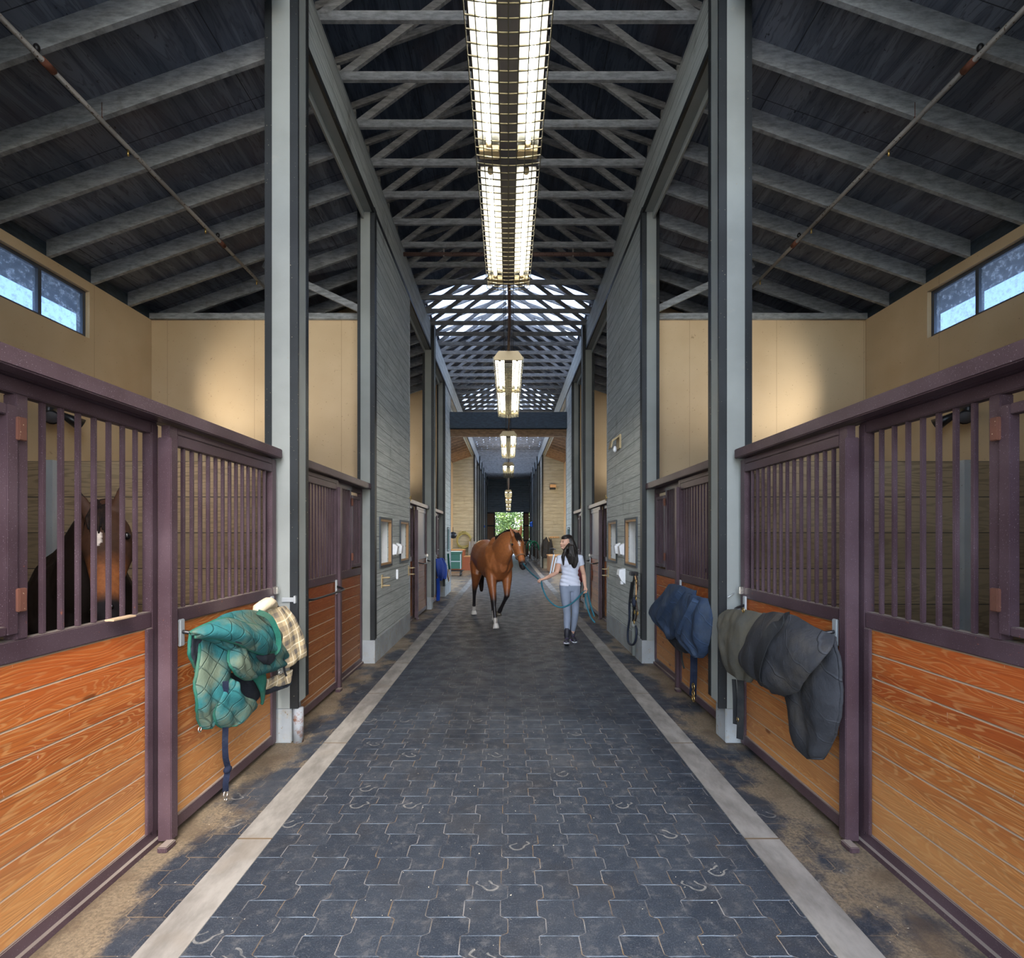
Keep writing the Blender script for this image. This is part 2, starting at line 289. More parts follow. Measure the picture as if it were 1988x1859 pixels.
def loft(bm,pts,rad,n=12,up=(0,0,1),cap=True,mi=0):
    """rings of ellipses (ra sideways, rb along up) along pts"""
    pts=[Vector(p) for p in pts]; rad=[(r,r) if isinstance(r,(int,float)) else r for r in rad]; up=Vector(up); rings=[]
    if cap:
        t0=(pts[0]-pts[1]).normalized(); t1=(pts[-1]-pts[-2]).normalized()
        pts=[pts[0]+t0*min(rad[0])*.7]+pts+[pts[-1]+t1*min(rad[-1])*.7]; rad=[(rad[0][0]*.55,rad[0][1]*.55)]+rad+[(rad[-1][0]*.55,rad[-1][1]*.55)]
    ps=None
    for i,p in enumerate(pts):
        a=pts[max(0,i-1)]; b=pts[min(len(pts)-1,i+1)]; t=(b-a)
        t=t.normalized() if t.length>1e-9 else Vector((0,0,1))
        s=t.cross(up)
        if s.length<.05: s=ps if ps else t.cross(Vector((0,1,0)))
        s=(s-t*s.dot(t)).normalized()
        if ps and s.dot(ps)<0: s=-s
        ps=s; u=s.cross(t).normalized(); ra,rb=rad[i]
        rings.append([bm.verts.new(p+s*math.cos(2*PI*k/n)*ra+u*math.sin(2*PI*k/n)*rb) for k in range(n)])
    for i in range(len(rings)-1):
        for k in range(n):
            f=bm.faces.new((rings[i][k],rings[i][(k+1)%n],rings[i+1][(k+1)%n],rings[i+1][k])); f.material_index=mi; f.smooth=True
    for r in (rings[0][::-1],rings[-1]):
        f=bm.faces.new(r); f.material_index=mi; f.smooth=True
    return bm
def tube(bm,pts,r,n=8,mi=0): return loft(bm,pts,[r]*len(pts),n,(0,0,1),False,mi)
def smoothpts(pts,k=6):
    P=[Vector(p) for p in pts]; out=[]
    for i in range(len(P)-1):
        a=P[max(0,i-1)];b=P[i];c=P[i+1];d=P[min(len(P)-1,i+2)]
        for j in range(k):
            t=j/k; out.append(.5*((2*b)+(-a+c)*t+(2*a-5*b+4*c-d)*t*t+(-a+3*b-3*c+d)*t**3))
    out.append(P[-1]); return out
def ball(bm,c,r,n=10,mi=0):
    rx,ry,rz=(r,r,r) if isinstance(r,(int,float)) else r; m=Matrix.Translation(c)@Matrix.Diagonal((rx,ry,rz,1))
    g=bmesh.ops.create_uvsphere(bm,u_segments=n,v_segments=max(6,n//2+2),radius=1,matrix=m)
    for v in g['verts']:
        for f in v.link_faces: f.material_index=mi; f.smooth=True
    return bm
def holed(bm,axis,at,u0,u1,z0,z1,th,holes,mi=0):
    """slab at X=at ('x') or Y=at ('y'), spanning u and z, thickness th (signed), rectangular holes (u0,u1,z0,z1)"""
    us=sorted({u0,u1,*[h[0] for h in holes],*[h[1] for h in holes]}); zs=sorted({z0,z1,*[h[2] for h in holes],*[h[3] for h in holes]})
    us=[u for u in us if u0<=u<=u1]; zs=[z for z in zs if z0<=z<=z1]
    for i in range(len(us)-1):
        for j in range(len(zs)-1):
            cu=(us[i]+us[i+1])/2; cz=(zs[j]+zs[j+1])/2
            if any(h[0]<cu<h[1] and h[2]<cz<h[3] for h in holes): continue
            if axis=='x': box(bm,(at,us[i],zs[j]),(at+th,us[i+1],zs[j+1]),mi)
            else: box(bm,(us[i],at,zs[j]),(us[i+1],at+th,zs[j+1]),mi)
    return bm
def prism(bm,poly,axis,a0,a1,mi=0):
    """polygon extruded along axis; poly of 2-tuples in the two other axes (order xyz)"""
    def mk(p,a):
        return {'x':(a,p[0],p[1]),'y':(p[0],a,p[1]),'z':(p[0],p[1],a)}[axis]
    A=[bm.verts.new(mk(p,a0)) for p in poly]; Bv=[bm.verts.new(mk(p,a1)) for p in poly]; n=len(poly)
    fs=[bm.faces.new(A),bm.faces.new(Bv[::-1])]+[bm.faces.new((A[i],A[(i+1)%n],Bv[(i+1)%n],Bv[i])) for i in range(n)]
    for f in fs: f.material_index=mi
    bmesh.ops.recalc_face_normals(bm,faces=fs); return bm
def remeshed(name,bm,mat,voxel,parent=None,iters=4,colfn=None,fac=.5):
    me=bpy.data.meshes.new('tmp'); bmesh.ops.recalc_face_normals(bm,faces=bm.faces); bm.to_mesh(me); bm.free(); o=bpy.data.objects.new('tmp',me); COL.objects.link(o)
    r=o.modifiers.new('r','REMESH'); r.mode='VOXEL'; r.voxel_size=voxel
    s=o.modifiers.new('s','SMOOTH'); s.factor=fac; s.iterations=iters
    dg=bpy.context.evaluated_depsgraph_get(); nm=bpy.data.meshes.new_from_object(o.evaluated_get(dg)); bpy.data.objects.remove(o); bpy.data.meshes.remove(me)
    nm.name=name; nm.materials.clear()
    for m in (mat if isinstance(mat,list) else [mat]): nm.materials.append(M[m])
    nm.polygons.foreach_set('use_smooth',[True]*len(nm.polygons))
    if colfn:
        a=nm.color_attributes.new('tone','FLOAT_COLOR','POINT')
        for i,v in enumerate(nm.vertices): a.data[i].color=(*colfn(v.co),1)
    q=bpy.data.objects.new(name,nm); COL.objects.link(q)
    if parent: q.parent=parent
    return q
NTH=['nearest','second','third','fourth','fifth','sixth','seventh','eighth','ninth','tenth','eleventh','twelfth','thirteenth','fourteenth','fifteenth','sixteenth','seventeenth','eighteenth','nineteenth','twentieth']
def nth(i):
    if i<20: return NTH[i]
    t={2:'twenty',3:'thirty',4:'forty',5:'fifty',6:'sixty',7:'seventy'}; d,r=divmod(i+1,10)
    if r==0: return {3:'thirtieth',4:'fortieth',5:'fiftieth',6:'sixtieth',7:'seventieth'}[d]
    return t[d]+'-'+['','first','second','third','fourth','fifth','sixth','seventh','eighth','ninth'][r]
SN={-1:'left',1:'right'}
# ================================================================ the building
XS=1.83      # door plane of the stall fronts
XG=1.90      # grille plane
XC=1.75      # siding and header plane
XO=5.0       # outer wall
Y0,Y1=-1.2,44.0
def roofz(x): return 6.46-.355*abs(x)+.19      # underside of the side roof deck
# floor
struct('floor',B(((-1.29,Y0,-.2),(1.29,Y1+1,0))),'pavers')
tr=1
def trim(bm,mat):
    global tr
    o=struct('trim_%d'%tr,bm,mat); tr+=1; return o
for s in (-1,1):
    o=struct('floor',B(((s*1.475,Y0,-.2),(s*2.0,15.6,0)),((s*1.475,26.5,-.2),(s*2.0,Y1+1,0))),'pavers_sandy')
    struct('floor',B(((s*2.0,Y0,-.2),(s*5.0,15.6,-.004)),((s*1.475,15.7,-.2),(s*5.0,26.5,0)),((s*2.0,26.5,-.2),(s*5.0,Y1,-.004))),'pavers_sandy')
    bm=B(((s*1.29,Y0,-.2),(s*1.475,15.6,.004)),((s*1.29,26.6,-.2),(s*1.475,Y1,.004)),((s*1.29,15.6,-.2),(s*5.0,15.7,.003)),((s*1.29,26.5,-.2),(s*5.0,26.6,.003)))
    box(bm,(s*1.29,15.7,-.2),(s*1.475,26.5,-.001)); trim(bm,'strip')
struct('ground',B(((-40,-40,-.25),(40,Y0,-.02)),((-40,Y1+1,-.25),(40,90,-.02)),((-40,Y0,-.25),(-5.1,Y1+1,-.06)),((5.1,Y0,-.25),(40,Y1+1,-.06))),'outground')
# outer walls with windows
WY=[2.6,5.55,10.3,13.1]; wn=1
for s in (-1,1):
    holes=[(w-.6,w+.6,4.01,4.57) for w in WY]
    bm=NB(); holed(bm,'x',s*XO,Y0,15.6,-.1,4.682,s*.13,holes); struct('wall_'+SN[s],bm,'cream')
    bm=NB(); holed(bm,'x',s*(XO+.13),Y0,15.6,-.1,4.682,s*.03,holes); box(bm,(s*(XO+.02),Y0,4.684),(s*(XO+.12),15.6,4.84)); struct('wall_outer_'+SN[s],bm,'timber_blue')
    for w in WY:
        e=bpy.data.objects.new('window_%d'%wn,None); COL.objects.link(e); e['kind']='structure'; wn+=1
        x0,x1=s*(XO+.05),s*(XO+.11); bm=NB()
        for a,b in (((w-.6,4.01),(w+.6,4.05)),((w-.6,4.53),(w+.6,4.57)),((w-.6,4.05),(w-.56,4.53)),((w+.56,4.05),(w+.6,4.53)),((w-.02,4.05),(w+.02,4.53))): box(bm,(x0,a[0],a[1]),(x1,b[0],b[1]))
        obj('window_frame',bm,'window_frame',e)
        obj('glass',B(((s*(XO+.077),w-.57,4.04),(s*(XO+.083),w+.57,4.54))),'glass',e)
# cream cross walls, planked partitions
for s in (-1,1):
    struct('wall_cream_%s_front'%SN[s],B(((s*1.93,7.22,0),(s*XO,7.34,4.68))),'cream')
    trim(B(((s*1.93,7.17,4.68),(s*XO,7.34,4.76))),'timber_grey')
    def gable(y,t,x0=1.93,x1=XO,mat='cream',nm='wall'):
        bm=NB(); prism(bm,[(s*x0,0),(s*x1,0),(s*x1,roofz(x1)-.01),(s*x0,roofz(x0)-.01)],'y',y,y+t); return struct(nm,bm,mat)
    gable(9.0,.12,nm='wall_cream_%s_middle'%SN[s]); gable(14.3,.12,nm='wall_cream_%s_back'%SN[s]); gable(15.48,.12,1.87,mat='siding_warm',nm='wall_end_%s'%SN[s])
    gable(26.6,.15,1.75,mat='siding_warm',nm='wall_far_%s'%SN[s])
    for y,x0 in ((4.15,1.95),(11.74,1.95)):
        struct('wall_partition_%s'%SN[s],B(((s*x0,y,0),(s*XO,y+.06,2.256))),'planks')
    # stall back corner walls behind the siding block
    struct('wall_block_%s_near'%SN[s],B(((s*1.81,6.81,0),(s*1.925,7.34,5.86))),'siding')
# side roofs and upper roof
sky=[(12.2,15.1),(21.0,26.8),(28.3,38.5)]
for s in (-1,1):
    bm=NB(); a,b=1.902,5.75
    v=[bm.verts.new((s*x,y,roofz(x)+t)) for y in (Y0,Y1) for x,t in ((a,0),(b,0),(b,.03),(a,.03))]
    for f in ((0,1,2,3),(7,6,5,4),(0,4,5,1),(1,5,6,2),(2,6,7,3),(3,7,4,0)): bm.faces.new([v[i] for i in f])
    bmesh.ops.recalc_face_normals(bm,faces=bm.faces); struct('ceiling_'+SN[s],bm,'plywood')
    def up(x): return 7.95+.10-.36*abs(x)
    def deck(ya,yb,mat,nm,xa=0,xb=2.3,t=.03):
        bm=NB(); v=[bm.verts.new((s*x,y,up(x)+q)) for y in (ya,yb) for x,q in ((xa,0),(xb,0),(xb,t),(xa,t))]
        for f in ((0,1,2,3),(7,6,5,4),(0,4,5,1),(1,5,6,2),(2,6,7,3),(3,7,4,0)): bm.faces.new([v[i] for i in f])
        bmesh.ops.recalc_face_normals(bm,faces=bm.faces); return struct(nm,bm,mat)
    y=Y0
    for i,(p,q) in enumerate(sky):
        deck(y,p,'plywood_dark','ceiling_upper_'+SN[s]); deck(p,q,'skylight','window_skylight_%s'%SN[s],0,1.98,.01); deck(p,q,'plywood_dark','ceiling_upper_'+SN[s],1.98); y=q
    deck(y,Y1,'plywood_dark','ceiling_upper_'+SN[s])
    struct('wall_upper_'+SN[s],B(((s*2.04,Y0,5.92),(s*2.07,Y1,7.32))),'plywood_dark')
# headers along the aisle
for s in (-1,1):
    segs=[(Y0,1.5),(4.30,6.72),(9.11,11.60),(11.85,14.2),(15.5,26.6),(27.2,Y1)]
    bm=NB()
    [(box(bm,(s*(XC+.004),u,5.872),(s*1.88,w_,6.46)),box(bm,(s*1.88,u,5.785),(s*1.90,w_,6.2))) for u,w_ in ((Y0,3.9),(4.32,Y1-.02))]
    o=struct('trim_%d'%tr,bm,['siding','panel_grey']); tr+=1
    for p in o.data.polygons:
        if p.normal.z<-.5: p.material_index=1
    trim(B(((s*(XC-.006),Y0,5.862),(s*(XC+.022),3.9,5.925)),((s*(XC-.006),4.32,5.862),(s*(XC+.022),Y1,5.925))),'dark_steel')
# siding blocks between the stall pairs
def niche_holes(): return []
for s in (-1,1):
    side=SN[s]
    holes=[(6.99,7.67,1.26,1.88),(8.30,8.98,1.26,1.88)]
    bm=NB(); holed(bm,'x',s*XC,6.805,9.095,.31,5.868,s*.05,holes); struct('wall_%s_feed_room'%side,bm,'siding')
    struct('wall_%s_near_room'%side,B(((s*XC,Y0,.31),(s*(XC+.05),1.40,5.86)),((s*(XC+.05),1.34,0),(s*XO,1.40,4.6))),'siding')
    struct('wall_%s_near_plinth'%side,B(((s*(XC-.015),Y0,0),(s*(XC+.14),1.40,.305))),'concrete_base')
    struct('wall_%s_plinth'%side,B(((s*(XC-.015),6.735,0),(s*(XC+.14),9.095,.305))),'concrete_base')
    bm=NB(); holed(bm,'x',s*XC,14.22,15.5,.31,5.868,s*.05,[(14.7,15.12,1.25,1.9)]); struct('wall_%s_second_room'%side,bm,'siding')
    struct('wall_%s_second_plinth'%side,B(((s*(XC-.015),14.22,0),(s*(XC+.14),15.49,.31))),'concrete_base')
    struct('wall_%s_far'%side,B(((s*XC,26.62,0),(s*(XC+.05),28.3,5.868)),((s*XC,35.8,0),(s*(XC+.05),38.1,5.868))),'siding')
    trim(B(((s*(XC-.008),9.10,0.31),(s*(XC+.14),9.125,5.868))),'timber_grey')
    trim(B(((s*(XC-.008),15.49,0.0),(s*(XC+.13),15.61,5.868))),'timber_grey')
    trim(B(((s*1.72,26.56,.0),(s*1.80,26.60,5.868))),'dark_steel')
    struct('wall_alcove_%s'%side,B(((s*2.86,22.5,0),(s*2.98,26.6,5.4))),'cream')
# cross header between the near stalls and the crossing
trim(B(((-XC-.12,15.35,4.88),(XC+.12,15.55,5.36))),'timber_blue'); trim(B(((-XC-.12,15.50,4.66),(XC+.12,15.62,4.872))),'timber_brown')
for s in (-1,1): struct('wall_near_%s'%SN[s],B(((s*1.95,Y0-.12,-.1),(s*5.1,Y0-.02,5.95 if 0 else 4.75))),'cream')
# end wall with the open doorway
bm=NB(); holed(bm,'y',Y1,-2.3,2.3,0,8.0,.15,[(-1.83,1.83,-1,3.72)]); struct('wall_end',bm,'siding_dark')
struct('wall_end_sides',B(((-5.1,Y1,-.1),(-2.3,Y1+.15,6)),((2.3,Y1,-.1),(5.1,Y1+.15,6))),'siding_dark')
dn=1
for s in (-1,1):
    e=bpy.data.objects.new('door_%d'%dn,None); COL.objects.link(e); e['kind']='structure'; dn+=1
    x0,x1=(-1.80,-1.18) if s<0 else (1.30,1.76)
    obj('door_leaf',B(((x0,Y1-.06,.05),(x1,Y1-.02,3.70))),'wood_box',e)
    bm=NB()
    for z in (.05,1.25,2.5,3.60): box(bm,(x0,Y1-.10,z),(x1,Y1-.06,z+.12))
    xi=x1 if s<0 else x0; box(bm,(xi-.05,Y1-.10,.05),(xi+.05,Y1-.06,3.7)); obj('door_frame',bm,'dark_steel',e)
# ---------------------------------------------------------------- roof trusses
def truss(y,k,skyz):
    t=thing('roof_truss',(0,y,6.46),'grey timber roof truss, %s back from the near end of the aisle ceiling'%nth(k),'roof truss','timber trusses over the aisle')
    def prt(n,fn):
        bm=NB(); fn(bm); obj(n,bm,'timber_truss',t)
    prt('tie_beam',lambda b:box(b,(-2.02,y,6.46),(2.02,y+.038,6.55)))
    for s in (-1,1):
        prt('web_diagonal',lambda b:beam(b,(s*1.80,y+.058,6.53),(s*.06,y+.058,7.84),.038,.08))
        prt('top_chord',lambda b:beam(b,(s*2.25,y+.019,7.95-.81+.025),(s*.0,y+.019,7.975),.038,.075))
        prt('end_stud',lambda b:box(b,(s*1.98,y,6.55),(s*2.02,y+.038,7.19)))
first=None; k=0; yt=4.80-.6277*2
while yt<43.6:
    truss(yt,k,0); k+=1; yt+=.6277
# ---------------------------------------------------------------- side rafters
for s in (-1,1):
    k=0; y=5.593-.598*8
    proto=None; bn=None
    while y<27.6:
        if not (15.2<y<17.3):
            lab='sloping grey roof rafter over the %s stalls, %s from the near end'%(SN[s],nth(k))
            if proto is None:
                bm=NB(); prism(bm,[(s*1.903,roofz(1.903)-.185),(s*5.018,roofz(5.018)-.185),(s*5.018,roofz(5.018)-.002),(s*1.903,roofz(1.903)-.002)],'y',y,y+.04); proto=obj('roof_rafter',bm,'timber_grey'); o=proto; yp=y
            else:
                o=proto.copy(); COL.objects.link(o); o.location.y=y-yp
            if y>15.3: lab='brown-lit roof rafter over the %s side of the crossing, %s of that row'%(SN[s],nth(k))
            if y>15.3: o.data=o.data if o.data.materials[0].name=='timber_brown' else (bn if bn else o.data.copy()); bn=o.data; bn.materials[0]=M['timber_brown']  # brown timber stands in for warm lamplight on the crossing rafters
            tag(o,lab,'rafter','rafters of the side roofs'); k+=1
        else:
            k=0
        y+=.598
    # brace in the gap above the cream wall
    bm=NB(); beam(bm,(s*1.95,7.05,4.70+.02),(s*3.35,7.05,5.37),.04,.085); tag(obj('diagonal_brace',bm,'timber_grey'),'grey diagonal brace above the cream wall on the %s, under the rafters'%SN[s],'brace')
# ---------------------------------------------------------------- posts
def post(s,y,x0,x1,zb,zt,dy,label,base=True):
    t=thing('timber_post',(s*(x0+x1)/2,y+dy/2,0),label,'post','grey and black posts along the aisle'); q=.056; xm=1.742
    obj('post_body',B(((s*xm,y+.004,zb),(s*(x1-.006),y+dy-.006,zt))),'panel_grey',t)
    for b in (y,y+dy-q): obj('corner_strip',B(((s*(x1-q),b,zb+.02),(s*x1,b+q,zt))),'dark_steel',t)
    z1=zt+.55
    obj('corner_strip',B(((s*x0,y,zb),(s*(x0+.064),y+.022,z1))),'dark_steel',t); obj('corner_strip',B(((s*x0,y+dy-q,zb+.05),(s*(x0+q),y+dy,z1))),'dark_steel',t)
    obj('aisle_facing',B(((s*(x0+.004),y+.022,zb+.04),(s*(xm),y+dy-q,z1))),'panel_grey',t)
    obj('inner_fill',B(((s*(x0+q),y+.024,zb+.04),(s*xm,y+dy-.03,z1))),'dark_steel',t)
    if base: obj('footing',B(((s*(x0+.06),y+.012,0),(s*(x1-.01),y+dy-.01,zb)),bev=.006),'concrete_base',t)
    return t
for s in (-1,1):
    p=post(s,4.10,1.675,1.94,.28,5.862,.22,'tall grey post with black edges nearest the camera on the %s'%SN[s])
    obj('post_top',B(((s*1.743,4.104,5.862),(s*1.885,4.316,6.45))),'panel_grey',p); obj('corner_strip',B(((s*1.885,4.10,5.862),(s*1.90,4.16,6.1)),((s*1.90,4.10,5.862),(s*1.94,4.16,5.945))),'dark_steel',p)
    if s<0:
        bm=NB(); tube(bm,[(-1.69,4.145,0.0),(-1.69,4.145,.275)],.04,14); tag(obj('downspout_boot',bm,'pipe_stub'),'rust-stained grey drain pipe stub at the foot of the near left post','pipe')
    bm=NB(); bm=B(((s*1.745,6.70,.30),(s*1.925,6.80,5.90)))
    t=thing('timber_post',(s*1.83,6.7,0),'grey post at the near corner of the sided feed room on the %s'%SN[s],'post','grey and black posts along the aisle')
    obj('post_body',B(((s*1.80,6.705,.30),(s*1.925,6.80,5.90))),'panel_grey',t); obj('corner_strip',B(((s*1.738,6.70,.22),(s*1.80,6.80,5.93))),'dark_steel',t); obj('corner_strip',B(((s*1.925,6.70,2.35),(s*1.965,6.80,5.93))),'dark_steel',t)
    obj('footing',B(((s*1.735,6.695,0),(s*1.93,6.73,.30))),'concrete_base',t)
    post(s,11.62,1.675,1.94,.28,5.862,.24,'tall grey post with black edges between the second pair of stalls on the %s'%SN[s])
    t=thing('timber_post',(s*1.83,14.15,0),'grey post before the short sided wall at the crossing on the %s'%SN[s],'post','grey and black posts along the aisle')
    obj('post_body',B(((s*1.80,14.125,.28),(s*1.925,14.22,5.88))),'panel_grey',t); obj('corner_strip',B(((s*1.738,14.12,.24),(s*1.80,14.22,5.88))),'dark_steel',t); obj('corner_strip',B(((s*1.925,14.12,2.35),(s*1.965,14.22,5.88))),'dark_steel',t); obj('footing',B(((s*1.735,14.11,0),(s*1.93,14.22,.28))),'concrete_base',t)
    for i,y in enumerate((30.6,33.1,35.5,38.2,40.9)):
        post(s,y,1.675,1.90,.28,5.862,.2,'distant grey post beyond the crossing on the %s, %s of that row'%(SN[s],nth(i)))
# ---------------------------------------------------------------- stall fronts
def plankpanel(bm,xf,th,ya,yb,z0,z1,pitch,s):
    """horizontal boards with chamfered dusty upper ledges; xf aisle face, s outward side"""
    z=z1; 
    while z>z0+.01:
        zb=max(z0,z-pitch); xi=xf; c=.007
        P=[(xi+s*th,zb),(xi,zb+.001),(xi,z-c*1.2),(xi+s*c,z-.001),(xi+s*th,z-.001)]
        A=[bm.verts.new((p[0],ya,p[1])) for p in P]; Bv=[bm.verts.new((p[0],yb,p[1])) for p in P]; n=len(P)
        for i in range(n):
            f=bm.faces.new((A[i],A[(i+1)%n],Bv[(i+1)%n],Bv[i])); f.material_index=1 if i==2 else 0
        bm.faces.new(A); bm.faces.new(Bv[::-1]); z-=pitch
    bmesh.ops.recalc_face_normals(bm,faces=bm.faces)
def bars(t,s,x,ys,z0,z1,w=.0195,turn=.35):
    proto=None
    for y in ys:
        if proto is None:
            bm=NB(); v=w/2; c,sn=math.cos(turn*0),math.sin(turn*0)
            box(bm,(-v,-v,z0),(v,v,z1),0,.003); proto=obj('bar',bm,'stall_steel',t); o=proto
        else: o=proto.copy(); COL.objects.link(o)
        o.matrix_parent_inverse=t.matrix_basis.inverted(); o.location=(s*x,y,0)
def stall(s,yd0,yd1,yg0,yg1,ph0,ph1,desc,wood,slats=False,dirn=1):
    """door between yd0..yd1, grille between yg0..yg1, hatch ph0..ph1"""
    S=SN[s]; xg=XG
    # fixed grille panel
    t=thing('stall_grille',(s*xg,(yg0+yg1)/2,0),'plum steel grille over horizontal boards, fixed front of the %s'%desc,'stall front','fixed stall fronts')
    bm=NB()
    for a,b in (((yg0,0.0),(yg1,.085)),((yg0,1.165),(yg1,1.25)),((yg0,2.20),(yg1,2.261))): box(bm,(s*xg,a[0],a[1]),(s*(xg+.05),b[0],b[1]),0,.004)
    for y in (yg0,yg1-.05): box(bm,(s*(xg-.004),y,.06),(s*(xg+.05),y+.05,2.25),0,.004)
    box(bm,(s*(xg-.02),yg0,0),(s*xg,yg1,.028)); obj('frame',bm,'stall_steel',t)
    bm=NB(); plankpanel(bm,s*(xg+.012),.03,yg0+.05,yg1-.05,.085,1.165,.127,s); obj('board_panel',bm,[wood,'ledge_dust'],t)
    obj('end_channel',B(((s*(xg-.012),(yg1-.095 if dirn>0 else yg0+.05),.085),(s*(xg+.004),(yg1-.05 if dirn>0 else yg0+.095),1.165)),bev=.003),'stall_steel',t)
    if ph0 is not None:
        lo,hi=min(ph0,ph1),max(ph0,ph1); hx=xg-.012
        if not slats:
            ys=[]; a=(hi+.05 if dirn>0 else yg0+.05); b=(yg1-.05 if dirn>0 else lo-.05); n=7; 
            ys=[a+(b-a)*(i+1)/(n+1) for i in range(n)]; bars(t,s,xg+.022,ys,1.25,2.21)
        bm=NB(); p0=(hi if dirn>0 else lo-.05); box(bm,(s*(xg-.004),p0,1.25),(s*(xg+.05),p0+.05,2.2),0,.004); obj('mullion',bm,'stall_steel',t)
        h=obj('feed_hatch',B(((s*hx,hi-.045,1.275),(s*(hx+.04),hi,2.15)),((s*hx,lo,1.275),(s*(hx+.04),lo+.045,2.15)),((s*hx,lo+.046,1.275),(s*(hx+.04),hi-.046,1.31)),((s*hx,lo+.046,2.11),(s*(hx+.04),hi-.046,2.15)),bev=.003),'stall_steel',t)
        bm=NB(); v=.0098
        for i in range(4):
            y=lo+.045+(hi-lo-.09)*(i+1)/5; box(bm,(s*(hx+.02)-v,y-v,1.31),(s*(hx+.02)+v,y+v,2.11))
        obj('hatch_bars',bm,'stall_steel',h)
        hy=hi+.003 if dirn>0 else lo-.003
        for z in (1.36,2.02): obj('hinge',B(((s*(hx-.014),hy-.014,z),(s*(hx+.004),hy+.02,z+.09)),bev=.003),'rust',h)
    # sliding door
    t=thing('stall_door',(s*XS,(yd0+yd1)/2,0),'plum steel sliding door with bars above boards, on the %s'%desc,'stall door','sliding stall doors')
    x0,x1=s*XS,s*(XS+.045); lead=yd0 if dirn>0 else yd1; 
    bm=NB()
    box(bm,(x0,yd0,.03),(x1,yd0+.07,2.25),0,.003); box(bm,(x0,yd1-.07,.03),(x1,yd1,2.25),0,.003)
    for a,b in ((.04,.11),(1.175,1.25),(2.15,2.21),(2.213,2.25)): box(bm,(x0,yd0+.07,a),(x1,yd1-.07,b),0,.003)
    obj('frame',bm,'stall_steel',t)
    obj('pull_channel',B(((s*(XS-.028),lead-.028,.02),(s*(XS+.045),lead+.03,2.18)),bev=.004),'stall_steel',t)
    bm=NB(); plankpanel(bm,s*(XS+.015),.03,yd0+.07,yd1-.07,.11,1.175,.127,s); obj('board_panel',bm,[wood,'ledge_dust'],t)
    n=13; a,b=yd0+.07,yd1-.07
    if slats:
        obj('solid_upper_panel',B(((s*(XS+.015),a,1.25),(s*(XS+.03),b,2.15))),'stall_steel',t)
    else: bars(t,s,XS+.022,[a+(b-a)*(i+1)/(n+1) for i in range(n)],1.25,2.15)
    # blanket bar
    f=obj('blanket_bar',tube(NB(),smoothpts([(s*(XS-.01),yd0+.09,1.12),(s*(XS-.10),yd0+.14,1.10),(s*(XS-.12),yd0+.3,1.095),(s*(XS-.12),yd1-.3,1.095),(s*(XS-.10),yd1-.14,1.10),(s*(XS-.01),yd1-.09,1.12)],4),.011,8),'black_metal',t)
    for y in (yd0+.09,yd1-.09): obj('bar_bracket',B(((s*(XS-.016),y-.02,1.04),(s*XS,y+.02,1.19)),bev=.004),'galvanised',f)
    obj('latch',B(((s*(XS-.03),(yd1-.05 if dirn>0 else yd0+.02),1.2),(s*XS,(yd1-.02 if dirn>0 else yd0+.05),1.26)),bev=.004),'chrome',t)
    # door track rail above
    ya,yb=min(yd0,yg0),max(yd1,yg1)
    bm=B(((s*(XS-.05),ya,2.262),(s*(XS+.04),yb,2.335)),bev=.006); box(bm,(s*(XS+.04),ya,2.262),(s*(XG+.03),yb,2.285))
    o=obj('door_track',bm,'stall_steel'); tag(o,'plum steel door track along the top of the %s'%desc,'door track','door tracks over the stalls')
    # foot guide
    bm=NB(); gy=lead; box(bm,(s*(XS-.05),gy-.10,0.0),(s*(XS+.0),gy-.02,.03),0,.004); tag(obj('floor_guide',bm,'stall_steel'),'small steel door guide on the paving at the %s'%desc,'door guide','door guides on the floor')
for s in (-1,1):
    S=SN[s]
    stall(s,2.78,4.06,1.45,2.79,1.52,1.985,'nearest stall on the '+S,'boards_orange')
    stall(s,4.34,5.55,5.54,6.69,6.22,6.60,'second stall on the '+S,'boards_orange' if s>0 else 'boards_brown',False,-1)
    stall(s,10.30,11.58,9.14,10.31,9.22,9.6,'third stall on the '+S,'boards_orange' if s>0 else 'boards_brown',True)
    stall(s,11.88,13.1,13.09,14.10,13.6,14.0,'fourth stall on the '+S,'boards_brown',True,-1)
    # distant stall fronts, one mesh each part
    for i,(a,b) in enumerate(((28.4,30.5),(30.9,33.0),(33.4,35.4),(38.4,40.8),(41.1,43.6))):
        t=thing('stall_grille',(s*XG,(a+b)/2,0),'distant plum stall front beyond the crossing on the %s, %s of that row'%(S,nth(i)),'stall front','distant stall fronts')
        bm=NB()
        for z0,z1 in ((0,.09),(1.17,1.25),(2.15,2.33)): box(bm,(s*XG,a,z0),(s*(XG+.05),b,z1))
        y=a
        while y<b: box(bm,(s*XG,y,.05),(s*(XG+.03),y+.03,2.2)); y+=.12
        obj('frame',bm,'stall_steel',t); obj('board_panel',B(((s*(XG+.01),a,.09),(s*(XG+.04),b,1.17))),'boards_brown',t)
# cream walls behind the distant stalls
for s in (-1,1): struct('wall_far_back_%s'%SN[s],B(((s*3.6,26.8,0),(s*3.7,Y1,5.2))),'cream')
for s in (-1,1):
    bm=B(((s*3.63,4.10,0),(s*3.70,4.15,2.26))); tag(obj('channel_post',bm,'galvanised'),'pale galvanised channel post on the plank partition of the near %s stall'%SN[s],'post')
